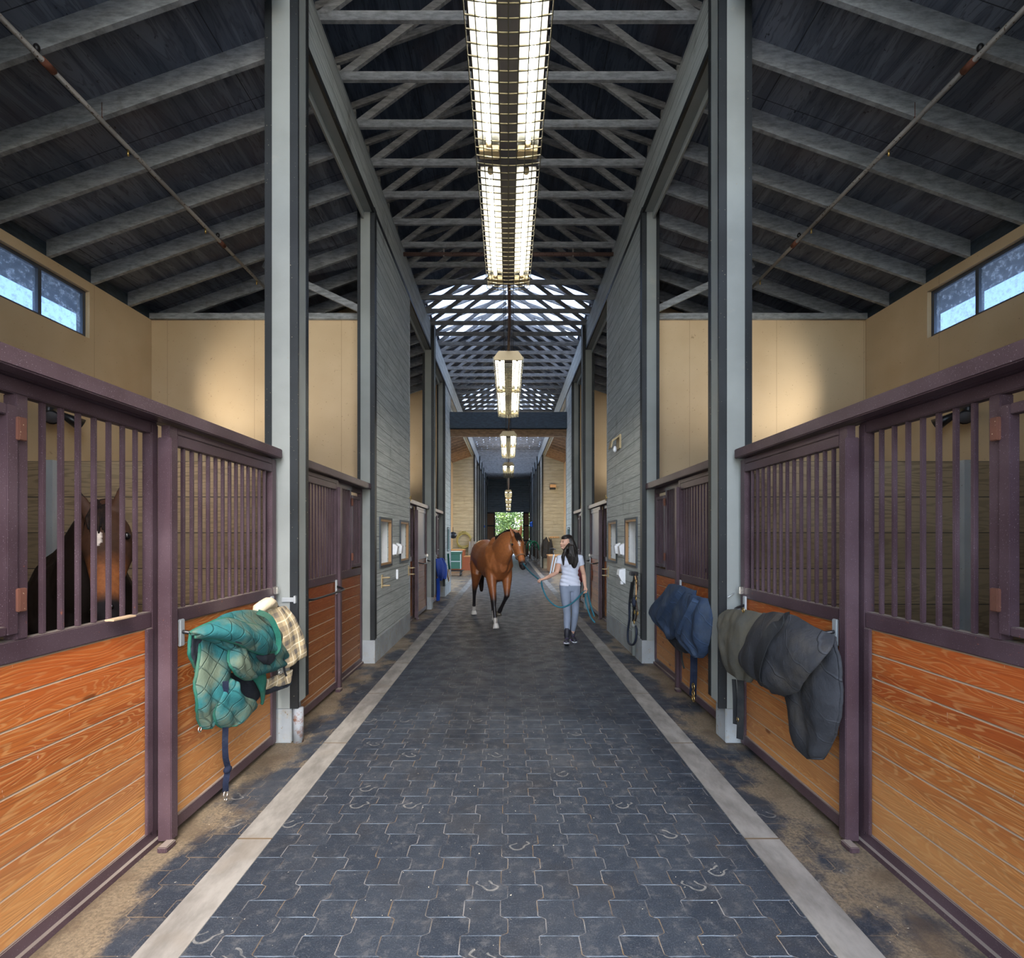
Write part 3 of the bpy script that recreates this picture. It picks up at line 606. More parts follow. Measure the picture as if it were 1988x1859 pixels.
# ---------------------------------------------------------------- caged fluorescent fixtures
ZL=1.65+1.83
def fixture(y0,label,lit=(1,1),wires=True):
    t=thing('caged_light',(0,y0,ZL+.1),label,'ceiling light','caged fluorescent lights over the aisle'); L=1.2
    w=.155; h=.085
    bm=NB(); prism(bm,[(-w*.98,ZL+.02),(-w*.98,ZL+.05),(-w*.66,ZL+h+.03),(w*.66,ZL+h+.03),(w*.98,ZL+.05),(w*.98,ZL+.02)],'y',y0,y0+.012)
    prism(bm,[(-w*.98,ZL+.02),(-w*.98,ZL+.05),(-w*.66,ZL+h+.03),(w*.66,ZL+h+.03),(w*.98,ZL+.05),(w*.98,ZL+.02)],'y',y0+2*L+.05-.012,y0+2*L+.05)
    obj('end_cap',bm,'cream_enamel',t)
    bm=NB(); q=[(-w*.96,ZL+.035),(-w*.64,ZL+h+.02),(w*.64,ZL+h+.02),(w*.96,ZL+.035)]
    A=[bm.verts.new((x,y0+.012,z)) for x,z in q]; Bv=[bm.verts.new((x,y0+2*L+.038,z)) for x,z in q]
    for i in range(3): bm.faces.new((A[i],A[i+1],Bv[i+1],Bv[i]))
    box(bm,(-.042,y0+.012,ZL+.022),(.042,y0+2*L+.038,ZL+.07)); box(bm,(-w*.95,y0+L+.005,ZL+.025),(w*.95,y0+L+.045,ZL+.06)); box(bm,(-w*.64,y0+.012,ZL+h+.02),(w*.64,y0+2*L+.038,ZL+h+.03))
    obj('housing',bm,'lamp_grey',t)
    for k in (0,1):
        a=y0+.03+k*(L+.03); b=a+L-.05
        for s in (-1,1):
            bm=NB(); R=.05; xc=s*.092; n=9; P=[(xc+R*math.cos(PI*i/n)*1.0,ZL+.03+R*.75*math.sin(PI*i/n)) for i in range(n+1)]
            A=[bm.verts.new((x,a,z)) for x,z in P]; Bv=[bm.verts.new((x,b,z)) for x,z in P]
            for i in range(n): bm.faces.new((A[i],A[i+1],Bv[i+1],Bv[i]))
            r=obj('reflector',bm,'reflector',t,True)
            bm=NB(); tube(bm,[(xc,a+.05,ZL+.04),(xc,b-.07,ZL+.04)],.0125,12); u=obj('lamp_tube',bm,'tube' if lit[k] else 'tube_off',r,True)
            bm=NB(); box(bm,(xc-.048,b-.06,ZL+.012),(xc+.048,b+.0,ZL+.04),0,.003); tube(bm,[(xc,b-.085,ZL+.03),(xc,b-.055,ZL+.03)],.014,10); obj('tube_cap',tube(NB(),[(xc,a+.02,ZL+.04),(xc,a+.05,ZL+.04)],.014,10),'cream_enamel',r); obj('lamp_holder',bm,'wood_tan' if 0 else 'cream_enamel',r)
    bm=NB(); r=.0021 if wires else .0026; ye=y0+2*L+.05
    prof=[(-w-.004,ZL+.05)]+[(-w+.0+2*w*i/8,ZL-.006-.016*math.sin(PI*i/8)) for i in range(9)]+[(w+.004,ZL+.05)]
    n=48 if wires else 36
    for i in range(n+1):
        y=y0+(ye-y0)*i/n
        for a,b in zip(prof,prof[1:]): beam(bm,(a[0],y,a[1]),(b[0],y,b[1]),r*2,r*2,up=Vector((0,1,0)))
    for x,z in prof: beam(bm,(x,y0,z),(x,ye,z),r*2,r*2)
    obj('wire_guard',bm,'fixture_wire',t)
    for y in (y0+.2,ye-.2):
        bm=NB()
        for x in (-.05,.05): tube(bm,[(x,y,ZL+h+.03),(x,y,6.5)],.003,6)
        obj('hanger_wire',bm,'black_metal',t)
    return t
NL=['caged twin-tube light nearest the camera, filling the top of the view','second caged light along the aisle, showing its cream end cap','third caged light, just below the dark cross header','fourth caged light, over the crossing, its far half unlit','fifth caged light, first of the tiny ones beyond the crossing','sixth caged light, second of the tiny ones beyond the crossing','seventh caged light, third of the tiny ones beyond the crossing','eighth caged light, last before the far doorway']
LY=[1.34,5.40,9.50,13.50,21.5,25.7,29.9,34.0]
for i,y in enumerate(LY): fixture(y,NL[i],(1,0) if i==3 else (1,1),i<2)
bm=NB()
for a,b in zip([y+2.45 for y in LY],LY[1:]+[38]): tube(bm,smoothpts([(0,a-.1,ZL+.13),(.01,(a+b)/2,ZL+.115),(0,b+.1,ZL+.13)],5),.0135,10)
o=obj('light_conduit',bm,'pipe_brown',None,True); tag(o,'thin brown conduit joining the caged lights down the aisle','conduit')
for a,b in zip([y+2.45 for y in LY[:3]],LY[1:4]):
    pass
# ---------------------------------------------------------------- sprinkler pipes
for s in (-1,1):
    x=s*3.47; z=1.65+3.545
    bm=NB(); tube(bm,[(x,Y0,z),(x,15.3,z)],.021,12); o=obj('sprinkler_pipe',bm,'pipe',None,True); tag(o,'dusty sprinkler pipe under the rafters over the %s stalls'%SN[s],'pipe')
    for y in (3.88,6.24): 
        c=obj('pipe_coupling',tube(NB(),[(x,y-.05,z),(x,y+.05,z)],.028,12),'rust',o,True)
        bm=NB(); ball(bm,(x,y-.09,z+.05),(.022,.022,.03)); obj('bolt_cap',bm,'black_metal',o)
    for y in (4.40,5.60,6.80):
        bm=NB(); tube(bm,[(x,y,z-.02),(x,y,z+.16)],.005,6); obj('pipe_hanger',bm,'rust',o)
        obj('sprinkler_head',tube(NB(),[(x,y+.3,z-.02),(x,y+.3,z-.075)],.009,8),'brass',o)
bm=NB(); tube(bm,[(-2.0,8.62,6.37),(2.0,8.62,6.37)],.033,14); o=obj('sprinkler_pipe',bm,'pipe_brown',None,True); tag(o,'rusty brown pipe crossing the aisle just under the roof trusses','pipe')
for x in (-1.08,1.08): obj('pipe_hanger',B(((x-.01,8.60,6.33),(x+.01,8.64,6.5))),'pipe',o)
# ---------------------------------------------------------------- feed niches and fittings
def niche(s,ya,yb,label,mat='niche_wood'):
    t=thing('feed_niche',(s*XC,(ya+yb)/2,1.2),label,'feed hatch','framed niches in the sided walls')
    z0,z1=1.25,1.89; xo=s*(XC-.02); x=s*(XC+.05); m=.028
    bm=NB(); o1=m+.025
    for a,b in (((ya-m,z0-m),(yb+m,z0)),((ya-m,z1),(yb+m,z1+m)),((ya-m,z0),(ya,z1)),((yb,z0),(yb+m,z1))): box(bm,(xo,a[0],a[1]),(s*(XC+.0),b[0],b[1]))
    obj('outer_frame',bm,'niche_dark',t)
    bm=NB()
    for a,b in (((ya+.02,z0),(yb-.02,z0+.025)),((ya+.02,z1-.03),(yb-.02,z1)),((ya,z0),(ya+.02,z1)),((yb-.02,z0),(yb,z1))): box(bm,(s*(XC-.012),a[0],a[1]),(s*(XC+.03),b[0],b[1]))
    obj('inner_frame',bm,mat,t)
    bm=NB(); d=.42
    box(bm,(s*(XC+.05),ya,z0-.02),(s*(XC+d),yb,z0)); box(bm,(s*(XC+.05),ya,z1),(s*(XC+d),yb,z1+.02)); box(bm,(s*(XC+.05),ya-.02,z0),(s*(XC+d),ya,z1)); box(bm,(s*(XC+.05),yb,z0),(s*(XC+d),yb+.02,z1)); box(bm,(s*(XC+d),ya,z0),(s*(XC+d+.02),yb,z1))
    obj('white_lining',bm,'white_inside',t); return t
for s in (-1,1):
    S=SN[s]
    niche(s,7.00,7.66,'framed white-lined feed niche in the grey siding on the %s, the nearer one'%S)
    niche(s,8.31,8.97,'framed white-lined feed niche in the grey siding on the %s, the farther one'%S)
    niche(s,14.72,15.10,'small teal-framed niche in the siding by the crossing on the %s'%S,'teal_frame')
    for i,y in enumerate((7.80,8.13)):
        t=thing('outlet_cover',(s*XC,y,1.46),'white weatherproof outlet cover between the %s niches, the %s one'%(S,('nearer','farther')[i]),'outlet','white outlet covers')
        bm=NB(); prism(bm,[(s*XC,1.37),(s*(XC-.07),1.385),(s*(XC-.085),1.50),(s*(XC-.05),1.53),(s*XC,1.54)],'y',y-.06,y+.06); obj('cover',bm,'white_plastic',t); obj('mount_plate',B(((s*(XC-.008),y-.07,1.35),(s*XC,y+.07,1.55))),'white_plastic',t)
    for y,z,l in ((7.12 if s<0 else 9.0,1.03,'under the nearer niche' if s<0 else 'at the far edge of the siding'),) + (((9.02,1.05,'at the far edge of the siding'),) if s<0 else ()):
        t=thing('bridle_bracket',(s*XC,y,z),'brass-coloured double bridle bracket on the %s siding, %s'%(S,l),'bracket')
        obj('back_plate',B(((s*(XC-.012),y-.035,z-.09),(s*XC,y+.035,z+.09)),bev=.003),'cream_enamel',t)
        for dz in (-.06,.05):
            bm=NB(); tube(bm,smoothpts([(s*(XC-.01),y-.03,z+dz),(s*(XC-.09),y-.03,z+dz),(s*(XC-.10),y+.05,z+dz),(s*(XC-.01),y+.05,z+dz)],3),.008,8); obj('hook_loop',bm,'cream_enamel',t)
tag(obj('switch_plate',B(((-XC,8.02,.985),(-XC+.03,8.10,1.135)),bev=.006),'white_plastic'),'white switch plate low on the left grey siding','switch')
t=thing('spray_dispenser',(XC,7.78,1.05),'white plastic dispenser box low on the right grey siding','dispenser')
bm=NB(); prism(bm,[(XC,.94),(XC-.06,.99),(XC-.10,1.07),(XC-.09,1.15),(XC,1.17)],'y',7.70,7.86); obj('dispenser_body',bm,'white_plastic',t); obj('spout',B(((XC-.06,7.75,.93),(XC-.02,7.81,.98))),'white_plastic',t)
t=thing('wall_lamp',(XC,8.1,3.10),'cream open wall lamp high on the right grey siding','wall lamp')
obj('back_box',B(((XC-.03,7.98,3.02),(XC,8.22,3.24)),bev=.006),'cream_enamel',t)
bm=NB(); prism(bm,[(XC-.03,3.23),(XC-.14,3.15),(XC-.16,3.03),(XC-.145,3.03),(XC-.125,3.13),(XC-.03,3.20)],'y',8.0,8.2); obj('hood',bm,'cream_enamel',t); ball(bm:=NB(),(XC-.08,8.08,3.02),(.03,.03,.05)); obj('bulb',bm,'white_plastic',t)
for s in (-1,1):
    bm=NB(); r=bmesh.ops.create_circle
    P=[(s*(XC-.02-.0),9.10+.05*math.cos(a*PI/6)+.03,2.33+.05*math.sin(a*PI/6)) for a in range(13)]; tube(bm,P,.006,6); tube(bm,[(s*XC,9.08,2.33),(s*(XC-.03),9.08,2.33)],.008,6)
    tag(obj('ring_hook',bm,'brass'),'small brass ring hook at the far edge of the %s siding above the rail'%SN[s],'hook')
bm=NB(); tube(bm,[(XC-.03,7.06,0.02),(XC-.03,7.06,.62),(XC-.02,7.06,.64)],.028,12); tube(bm,[(XC-.03,7.06,.40),(XC-.03,7.06,.46)],.034,12)
tag(obj('conduit_pipe',bm,'panel_grey',None,True),'short grey pipe rising from the floor on the right plinth','pipe')
# metal strap on the left post
tag(obj('strap_hook',B(((-1.80,4.085,1.13),(-1.695,4.10,1.165)),((-1.70,4.07,1.12),(-1.685,4.10,1.18)),bev=.003),'galvanised'),'pale metal strap hook on the near left post','hook')
bm=NB(); tube(bm,[(1.79,4.085,1.20),(1.73,4.06,1.17)],.004,6); tag(obj('post_nail',bm,'galvanised'),'bent nail sticking out of the near right post','nail')
# stall floodlights; the fourth-stall pair is added to brighten the walls there
for s,fy in ((-1,5.6),(1,5.6),(-1,12.7),(1,12.7)):
    t=thing('flood_lamp',(s*4.98,fy,3.0),'dark twin-head flood lamp on the cream wall, %s %s stall'%(('second','fourth')[fy>9],SN[s]),'wall lamp','flood lamps inside the stalls')
    bm=NB(); ball(bm,(s*4.97,fy,3.02),(.045,.07,.09),16); obj('lamp_base',bm,'black_metal',t,True)
    for d in (-1,1):
        bm=NB(); a=Vector((s*4.90,fy+d*.04,2.99)); b=Vector((s*4.80,fy+d*.19,2.90)); loft(bm,[a,a.lerp(b,.5),b],[.03,.05,.075],14,cap=False); h=obj('lamp_head',bm,'black_metal',t,True)
        dr=(b-a).normalized(); bm=NB(); loft(bm,[b-dr*.004,b+dr*.003],[.066,.06],14,cap=False); obj('lens',bm,'lamp_grey',h,True)
# wooden chip on the ledge
bm=NB(); box(bm,(-1.885,2.40,1.253),(-1.84,2.55,1.262),0,.003); o=obj('wood_splinter',bm,'chip_wood'); tag(o,'pale wood splinter lying on the grille ledge of the near left stall','splinter')
# ---------------------------------------------------------------- things of the crossing and beyond
def coil(c,n,r,rr,mat,name,label,cat,ax='y'):
    bm=NB(); P=[]
    for i in range(n*14+1):
        a=i/14*2*PI; q=r*(1+.10*math.sin(i*.37)+.04*math.sin(i*1.7)); P.append((c[0]+q*math.cos(a),c[1]-.02-.004*(i%17),c[2]+q*1.05*math.sin(a)-.02*(i//14)))
    tube(bm,P,rr,6); return tag(obj(name,bm,mat,None,True),label,cat)
coil((-2.28,26.5,1.50),7,.36,.018,'hose_green','garden_hose','coiled olive hose hanging on the far left sided wall','hose')
tag(obj('hose_hanger',B(((-2.38,26.52,1.90),(-2.18,26.6,1.93)),bev=.004),'black_metal'),'small black hanger holding the coiled hose','hanger')
t=thing('tack_trunk',(-2.35,21.6,0),'dark green tack trunk with pale lid edges on a cart, left of the crossing','trunk')
obj('trunk_body',B(((-2.85,21.4,.30),(-1.98,22.0,.92)),bev=.01),'green_paint',t); obj('lid',B(((-2.87,21.38,.925),(-1.96,22.02,1.03)),bev=.01),'green_paint',t); obj('lid_edge',B(((-2.88,21.37,1.015),(-1.95,22.03,1.035))),'galvanised',t)
bm=NB()
for a in ((-1.98,21.38),): box(bm,(a[0]-.02,21.385,.3),(a[0]+.012,21.41,.92))
box(bm,(-2.86,21.385,.60),(-1.97,21.395,.63)); obj('edge_trim',bm,'galvanised',t)
bm=B(((-2.85,21.4,.2),(-1.9,22.0,.24))); 
for x in (-2.75,-2.0):
    for y in (21.45,21.9): box(bm,(x-.02,y-.02,.05),(x+.02,y+.02,.2))
obj('cart_frame',bm,'black_metal',t)
for x in (-2.75,-2.0):
    for y in (21.5,21.9): obj('wheel',tube(NB(),[(x-.03,y,.075),(x+.03,y,.075)],.075,14),'black_metal',t,True)
t=thing('mounting_block',(-2.2,25.6,0),'red-brown wooden mounting steps behind the trunk on the left','steps')
bm=NB(); prism(bm,[(-2.85,0),(-1.6,0),(-1.6,.36),(-1.88,.36),(-1.88,.66),(-2.16,.66),(-2.16,.98),(-2.85,.98)],'y',25.1,25.9); obj('step_body',bm,'wood_red',t)
for a,b,z in ((-2.88,-2.13,.98),(-2.18,-1.85,.66),(-1.9,-1.57,.36)): obj('tread',B(((a,25.07,z),(b,25.93,z+.035))),'wood_tan',t)
tag(obj('ledge_shelf',B(((-2.85,25.98,0),(-2.62,26.58,1.0)),((-2.85,25.96,1.0),(-2.40,26.58,1.05))),['siding_warm']),'low sided ledge with a wooden top against the far left wall','ledge')
# hanging garments
def garment(name,c,w,h,mat,label,cat,lining=None,rz=0):
    t=thing(name,(c[0],c[1],c[2]),label,cat)
    bm=NB(); n=10; m=14; g=[]
    for j in range(m+1):
        v=j/m; row=[]
        ww=w*(.22+.78*min(1,v*3.2))*(1-.12*v+.08*math.sin(v*9))
        for i in range(n+1):
            u=i/n*2-1; row.append(bm.verts.new((c[0]+u*ww/2+.05*v*w,c[1]-.05-.05*(1-u*u)-.022*math.sin(u*9+v*3),c[2]-h*v-.03*abs(math.sin(u*5))*v)))
        g.append(row)
    for j in range(m):
        for i in range(n): bm.faces.new((g[j][i],g[j][i+1],g[j+1][i+1],g[j+1][i]))
    o=obj('garment_body',bm,mat,t,True); k=o.modifiers.new('s','SOLIDIFY'); k.thickness=.04; k.offset=1
    for sg in (-1,1):
        bm=NB(); loft(bm,[(c[0]+sg*w*.36,c[1]-.07,c[2]-.12*h),(c[0]+sg*w*.5,c[1]-.08,c[2]-.5*h),(c[0]+sg*w*.48,c[1]-.07,c[2]-.93*h)],[(.05,.04),(.06,.045),(.045,.035)],10); obj('sleeve',bm,mat,t,True)
    if lining: 
        bm=NB(); loft(bm,[(c[0]+.02,c[1]-.12,c[2]),(c[0]+.10,c[1]-.13,c[2]-.22*h)],[(.03,.02),(.05,.02)],8); obj('collar',bm,lining,t,True)
    return t
garment('jacket',(1.98,26.5,1.62),.56,1.05,'cloth_black','black jacket with a pale collar hanging on the far right sided wall','jacket','fleece')
garment('hanging_coat',(-1.86,26.42,1.55),.34,1.5,'cloth_grey','grey coat hanging beside the hose on the far left wall','coat')
t=thing('hook_rack',(2.4,26.58,1.6),'small wooden rack of hooks beside the black jacket','hook rack')
obj('rack_board',B(((2.12,26.57,1.57),(2.62,26.6,1.65))),'wood_tan',t)
for i in range(4):
    x=2.18+i*.13; obj('hook',tube(NB(),[(x,26.57,1.60),(x,26.50,1.585),(x,26.49,1.63)],.008,6),'black_metal',t)
t=thing('wood_cabinet',(2.0,22.5,0),'low brown wooden cabinet on the right side of the crossing','cabinet')
obj('cabinet_body',B(((1.85,23.3,.05),(2.55,24.6,.76)),bev=.008),'wood_box',t); obj('cabinet_top',B(((1.82,23.27,.76),(2.58,24.63,.80))),'wood_tan',t)
for x in (1.88,2.21): obj('cabinet_door',B(((x,23.275,.09),(x+.31,23.30,.73)),((x+.03,23.26,.13),(x+.28,23.28,.69))),'wood_box',t)
t=thing('saddle_stand',(1.7,20.6,0),'slanting grey metal stand with a black saddle top before the cabinet','stand')
bm=NB(); beam(bm,(1.62,20.4,0.02),(1.84,20.9,.92),.05,.03); beam(bm,(1.70,20.3,0.02),(1.92,20.8,.80),.03,.03); obj('metal_leg',bm,'galvanised',t)
bm=NB(); loft(bm,[(1.70,20.9,1.14),(1.82,20.9,1.16),(1.92,20.9,1.13)],[(.07,.03),(.06,.035),(.03,.02)],10); obj('seat',bm,'black_metal',t,True); obj('seat_post',tube(NB(),[(1.83,20.9,.85),(1.82,20.9,1.14)],.02,8),'black_metal',t)
t=thing('emergency_light',(2.30,26.6,4.27),'small boxy emergency light high on the far right sided wall','emergency light')
obj('lamp_box',B(((2.14,26.42,4.14),(2.44,26.6,4.32)),bev=.01),'wood_tan',t); obj('lens',B(((2.13,26.40,4.06),(2.42,26.58,4.16))),'black_metal',t)
# saddles on racks far right and hanging tack
for i,(x,y,m,lb) in enumerate(((1.42,28.6,'cloth_green','green-covered saddle on a rack beyond the crossing, the nearer one'),(1.38,31.9,'cloth_green','green-covered saddle on a rack beyond the crossing, the farther one'))):
    t=thing('saddle',(x,y,1.2),lb,'saddle','covered saddles on the far right')
    bm=NB(); n=12
    g=[[bm.verts.new((x+.25*math.sin(a)*1.1,y-.3+.6*j/8,1.0+.42*math.cos(a)-.05*math.sin(PI*j/8)-(.02*(i2%2)))) for i2,a in enumerate([(-1+2*q/n)*1.75 for q in range(n+1)])] for j in range(9)]
    for j in range(8):
        for k in range(n): bm.faces.new((g[j][k],g[j][k+1],g[j+1][k+1],g[j+1][k]))
    o=obj('saddle_cover',bm,m,t,True); q=o.modifiers.new('s','SOLIDIFY'); q.thickness=.05
    bm=NB(); tube(bm,[(x,y-.3,1.1),(x,y+.3,1.1),(x+.25,y+.3,1.0)],.02,8); obj('saddle_rack',bm,'black_metal',t)
    for d in (-.22,.2):
        bm=NB(); loft(bm,[(x+d,y-.1,1.0),(x+d*1.1,y-.12,.45)],[(.02,.05),(.03,.06)],8); tube(bm,smoothpts([(x+d-.07,y-.1,.30),(x+d,y-.1,.46),(x+d+.07,y-.1,.30),(x+d-.07,y-.1,.30)],4),.012,6); obj('stirrup',bm,'leather_dark',t,True)
for x,y,z,sd in ((1.72,36.0,2.5,'right'),(-1.74,36.2,2.35,'left')):
    bm=NB(); 
    for k in range(5): ball(bm,(x-.08+.09*math.cos(k*1.26),y,z+.12*math.sin(k*1.26)),(.09,.03,.09),8)
    box(bm,(x-.02,y-.01,z-.45),(x+.02,y+.01,z)); tag(obj('rosette_ribbon',bm,'blue_ribbon'),'bright blue rosette far down the %s side'%sd,'ribbon')
# riding helmets by the left corner of the crossing
t=thing('riding_helmet',(-2.06,19.2,1.57),'dark riding helmet hanging past the left wall corner','helmet')
bm=NB(); ball(bm,(-2.06,19.2,1.70),(.14,.17,.13),14); obj('helmet_shell',bm,'black_metal',t,True); obj('peak',B(((-2.14,19.0,1.64),(-1.98,19.08,1.66)),bev=.006),'black_metal',t)
obj('helmet_hook',B(((-2.07,19.15,1.80),(-2.05,19.17,2.0))),'black_metal',t)
# lead ropes and halters hanging on the right siding
t=thing('hanging_halters',(XC-.05,7.0,1.1),'bundle of black leather halters and a navy lead rope on the right siding','halter')
def rp(name,pts,r,m,k=6): 
    bm=NB(); tube(bm,smoothpts(pts,k),r,8); return obj(name,bm,m,t,True)
xr=XC-.055
def q(px,py,d=0.0): 
    v=PX(px,py,XC-.05-d); return (v.x,v.y,v.z)
rp('lead_rope',[q(1232,1122),q(1225,1145),q(1222,1175),q(1222,1200),q(1219,1225),q(1220,1246),q(1228,1251),q(1234,1243),q(1236,1225),q(1234,1215)],.016,'rope_navy')
rp('halter_strap',[q(1232,1114,.02),q(1230,1130,.02),q(1227,1160,.02),q(1230,1180,.02),q(1229,1205,.02)],.013,'strap_black')
rp('halter_strap',[q(1234,1114,.03),q(1238,1135,.03),q(1234,1160,.03),q(1237,1185,.03),q(1233,1205,.03)],.011,'leather_dark')
rp('halter_strap',[q(1226,1130,.03),q(1223,1165,.03),q(1233,1172,.03),q(1229,1195,.03)],.012,'strap_black')
rp('halter_strap',[q(1233,1118,.045),q(1235,1130,.045),q(1235,1155,.045)],.010,'wood_tan')
for a,b in ((1235,1128),(1235,1161),(1232,1188),(1238,1190),(1231,1207)):
    c=q(a,b,.05); bm=NB(); tube(bm,[(c[0],c[1]+.022*math.cos(i*PI/5),c[2]+.026*math.sin(i*PI/5)) for i in range(11)],.005,6); obj('buckle_ring',bm,'brass',t)
bm=NB(); c=q(1231,1168,.05); ball(bm,c,(.03,.045,.07),10); obj('rope_knot',bm,'rope_navy',t,True)
obj('wall_hook',B(((XC-.10,6.93,1.12),(XC,7.05,1.17)),bev=.006),'black_metal',t)
# teal halter and ropes on the left corner of the crossing
t=thing('hanging_halters',(-XC+.05,15.1,1.0),'teal and tan halters hanging below the small left niche','halter')
def qq(px,py,d=0.0): v=PX(px,py,-XC+.05+d); return (v.x,v.y,v.z)
rp('halter_strap',[qq(870,1075),qq(871,1090),qq(872.5,1104)],.03,'cloth_teal_edge'); rp('halter_strap',[qq(870.5,1105),qq(869.5,1118),qq(871,1126)],.02,'leather'); rp('halter_strap',[qq(872.5,1105),qq(873,1118),qq(871,1128)],.016,'wood_tan')

for s in (-1,1):
    t=thing('wall_lamp',(s*2.78,24,3.0),'assumed unseen round bulkhead lamp on the %s alcove wall of the crossing'%SN[s],'wall lamp')  # unseen lamps, assumed; added to go with the warm light on the crossing
    bm=NB(); tube(bm,[(s*2.86,24,3.0),(s*2.80,24,3.0)],.11,16); obj('lamp_base',bm,'black_metal',t); bm=NB(); ball(bm,(s*2.80,24,3.0),(.05,.09,.09),14); obj('assumed_globe',bm,'white_plastic',t,True)
# ================================================================ blankets
def lerpl(L,t):
    t*=len(L)-1; i=min(int(t),len(L)-2); f=t-i
    a=L[max(0,i-1)];b=L[i];c=L[i+1];d=L[min(len(L)-1,i+2)]
    return .5*((2*b)+(-a+c)*f+(2*a-5*b+4*c-d)*f*f+(-a+3*b-3*c+d)*f**3)
def sheet(name,A,Bq,mat,parent,bulge=.05,fold=.012,nf=3.0,nu=26,nv=22,th=.018,seed=0,edge=None,skew=0.0,lining=None,bow=0.0):
    """cloth between two edge curves; points are (px,py,depth plane |X|) measured on the hanging plane"""
    def cv(L): return [PX(p[0],p[1],math.copysign(p[2],p[0]-VX)) for p in L]
    A=cv(A); Bq=cv(Bq); s=1 if A[0].x>0 else -1; g=[]; bm=NB()
    for j in range(nv+1):
        v=j/nv; a=lerpl(A,v); b=lerpl(Bq,v); row=[]
        for i in range(nu+1):
            u=i/nu; p=a.lerp(b,u)
            w=(max(0,math.sin(PI*u))**.6)*(.35+.65*max(0,math.sin(PI*min(1,v*.92+.08)))**.5)
            d=bulge*w+fold*math.sin(nf*2*PI*(u+skew*v)+seed+1.2*math.sin(v*4+seed))*(.35+.65*v)
            d+=.016*mnoise.noise(Vector((p.y*6+seed,p.z*6,seed)))+.008*mnoise.noise(Vector((p.y*17,p.z*17+seed,2)))
            k=mnoise.noise(Vector((p.y*5,p.z*5,seed+7)))*.012
            row.append(bm.verts.new((p.x-s*d,p.y+k*math.sin(PI*u),p.z+k*.6*math.sin(PI*u)+bow*math.sin(PI*u)*(1-v)**2)))
        g.append(row)
    for j in range(nv):
        for i in range(nu): bm.faces.new((g[j][i],g[j][i+1],g[j+1][i+1],g[j+1][i]))
    ed=None
    if edge:
        P=[r[0].co.copy() for r in g]+[q.co.copy() for q in g[-1][1:]]+[r[-1].co.copy() for r in g[::-1][1:]]
        ed=P
    o=obj(name,bm,[mat] if not lining else [mat,lining],parent,True); m=o.modifiers.new('s','SOLIDIFY'); m.thickness=th; m.offset=0
    if lining: m.material_offset=1 if s>0 else 1
    m=o.modifiers.new('b','SUBSURF'); m.levels=1; m.render_levels=1
    if ed:
        bm=NB(); tube(bm,ed,.010,6); e=obj('edge_binding',bm,edge,o,True)
    return o
def ribbon(name,pts,w,mat,parent,th=.005,wall=False):
    P=[PX(p[0],p[1],math.copysign(p[2],p[0]-VX)) for p in pts]; P=smoothpts(P,5); bm=NB(); R=[]
    for i,p in enumerate(P):
        t=(P[min(len(P)-1,i+1)]-P[max(0,i-1)]).normalized(); n=Vector((1,0,0)) if wall else Vector((-.55 if P[0].x>0 else .55,-.83,0)); s=t.cross(n).normalized(); n=s.cross(t).normalized()
        R.append([bm.verts.new(p+s*a*w/2+n*b*th/2) for a,b in ((-1,-1),(1,-1),(1,1),(-1,1))])
    for a,b in zip(R,R[1:]):
        for k in range(4): bm.faces.new((a[k],a[(k+1)%4],b[(k+1)%4],b[k]))
    bm.faces.new(R[0]); bm.faces.new(R[-1][::-1]); bmesh.ops.recalc_face_normals(bm,faces=bm.faces)
    return obj(name,bm,mat,parent)
def ring(name,p,r,mat,parent,tr=.004):
    c=PX(p[0],p[1],math.copysign(p[2],p[0]-VX)); bm=NB(); tube(bm,[(c.x,c.y+r*math.cos(a*PI/6),c.z+r*1.1*math.sin(a*PI/6)) for a in range(13)],tr,6); return obj(name,bm,mat,parent)
# --- teal quilted blanket
t=thing('horse_blanket',(-1.68,3.2,1.1),'muddy teal quilted horse blanket bundled over the bar of the near left stall door','blanket','horse blankets over the door bars')
sheet('hanging_flap',[(384,1236,1.70),(384,1270,1.69),(376,1320,1.69),(378,1370,1.70),(387,1400,1.72),(392,1412,1.73)],[(445,1240,1.68),(448,1280,1.66),(444,1312,1.66),(426,1352,1.68),(410,1392,1.70),(403,1410,1.72)],'cloth_teal',t,.05,.012,1.5,seed=1,edge='cloth_teal_edge')
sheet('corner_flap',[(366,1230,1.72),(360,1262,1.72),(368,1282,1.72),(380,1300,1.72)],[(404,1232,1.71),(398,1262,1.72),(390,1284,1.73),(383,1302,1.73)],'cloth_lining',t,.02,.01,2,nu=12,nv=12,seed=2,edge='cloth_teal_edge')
sheet('upper_roll',[(366,1231,1.70),(398,1216,1.70),(428,1194,1.71),(468,1184,1.71),(505,1188,1.71),(530,1203,1.70),(546,1235,1.68),(556,1280,1.66)],[(384,1236,1.68),(420,1248,1.64),(446,1268,1.62),(458,1296,1.62),(482,1316,1.62),(512,1308,1.62),(536,1300,1.63),(553,1291,1.65)],'cloth_teal',t,.075,.014,3.2,nu=26,nv=30,seed=3)
sheet('folded_sleeve',[(372,1228,1.66),(402,1212,1.63),(436,1200,1.61),(470,1208,1.60),(500,1216,1.59),(520,1240,1.58)],[(380,1236,1.65),(420,1238,1.60),(452,1246,1.57),(478,1256,1.55),(500,1266,1.55),(517,1272,1.56)],'cloth_teal',t,.06,.006,1,nu=16,nv=24,seed=4,edge='cloth_teal_edge')
sheet('lower_fold',[(447,1262,1.60),(448,1288,1.58),(460,1308,1.58),(480,1318,1.58)],[(466,1250,1.60),(476,1275,1.58),(486,1296,1.58),(498,1314,1.59)],'cloth_teal',t,.035,.008,2,nu=14,nv=14,seed=5,edge='cloth_teal_edge')
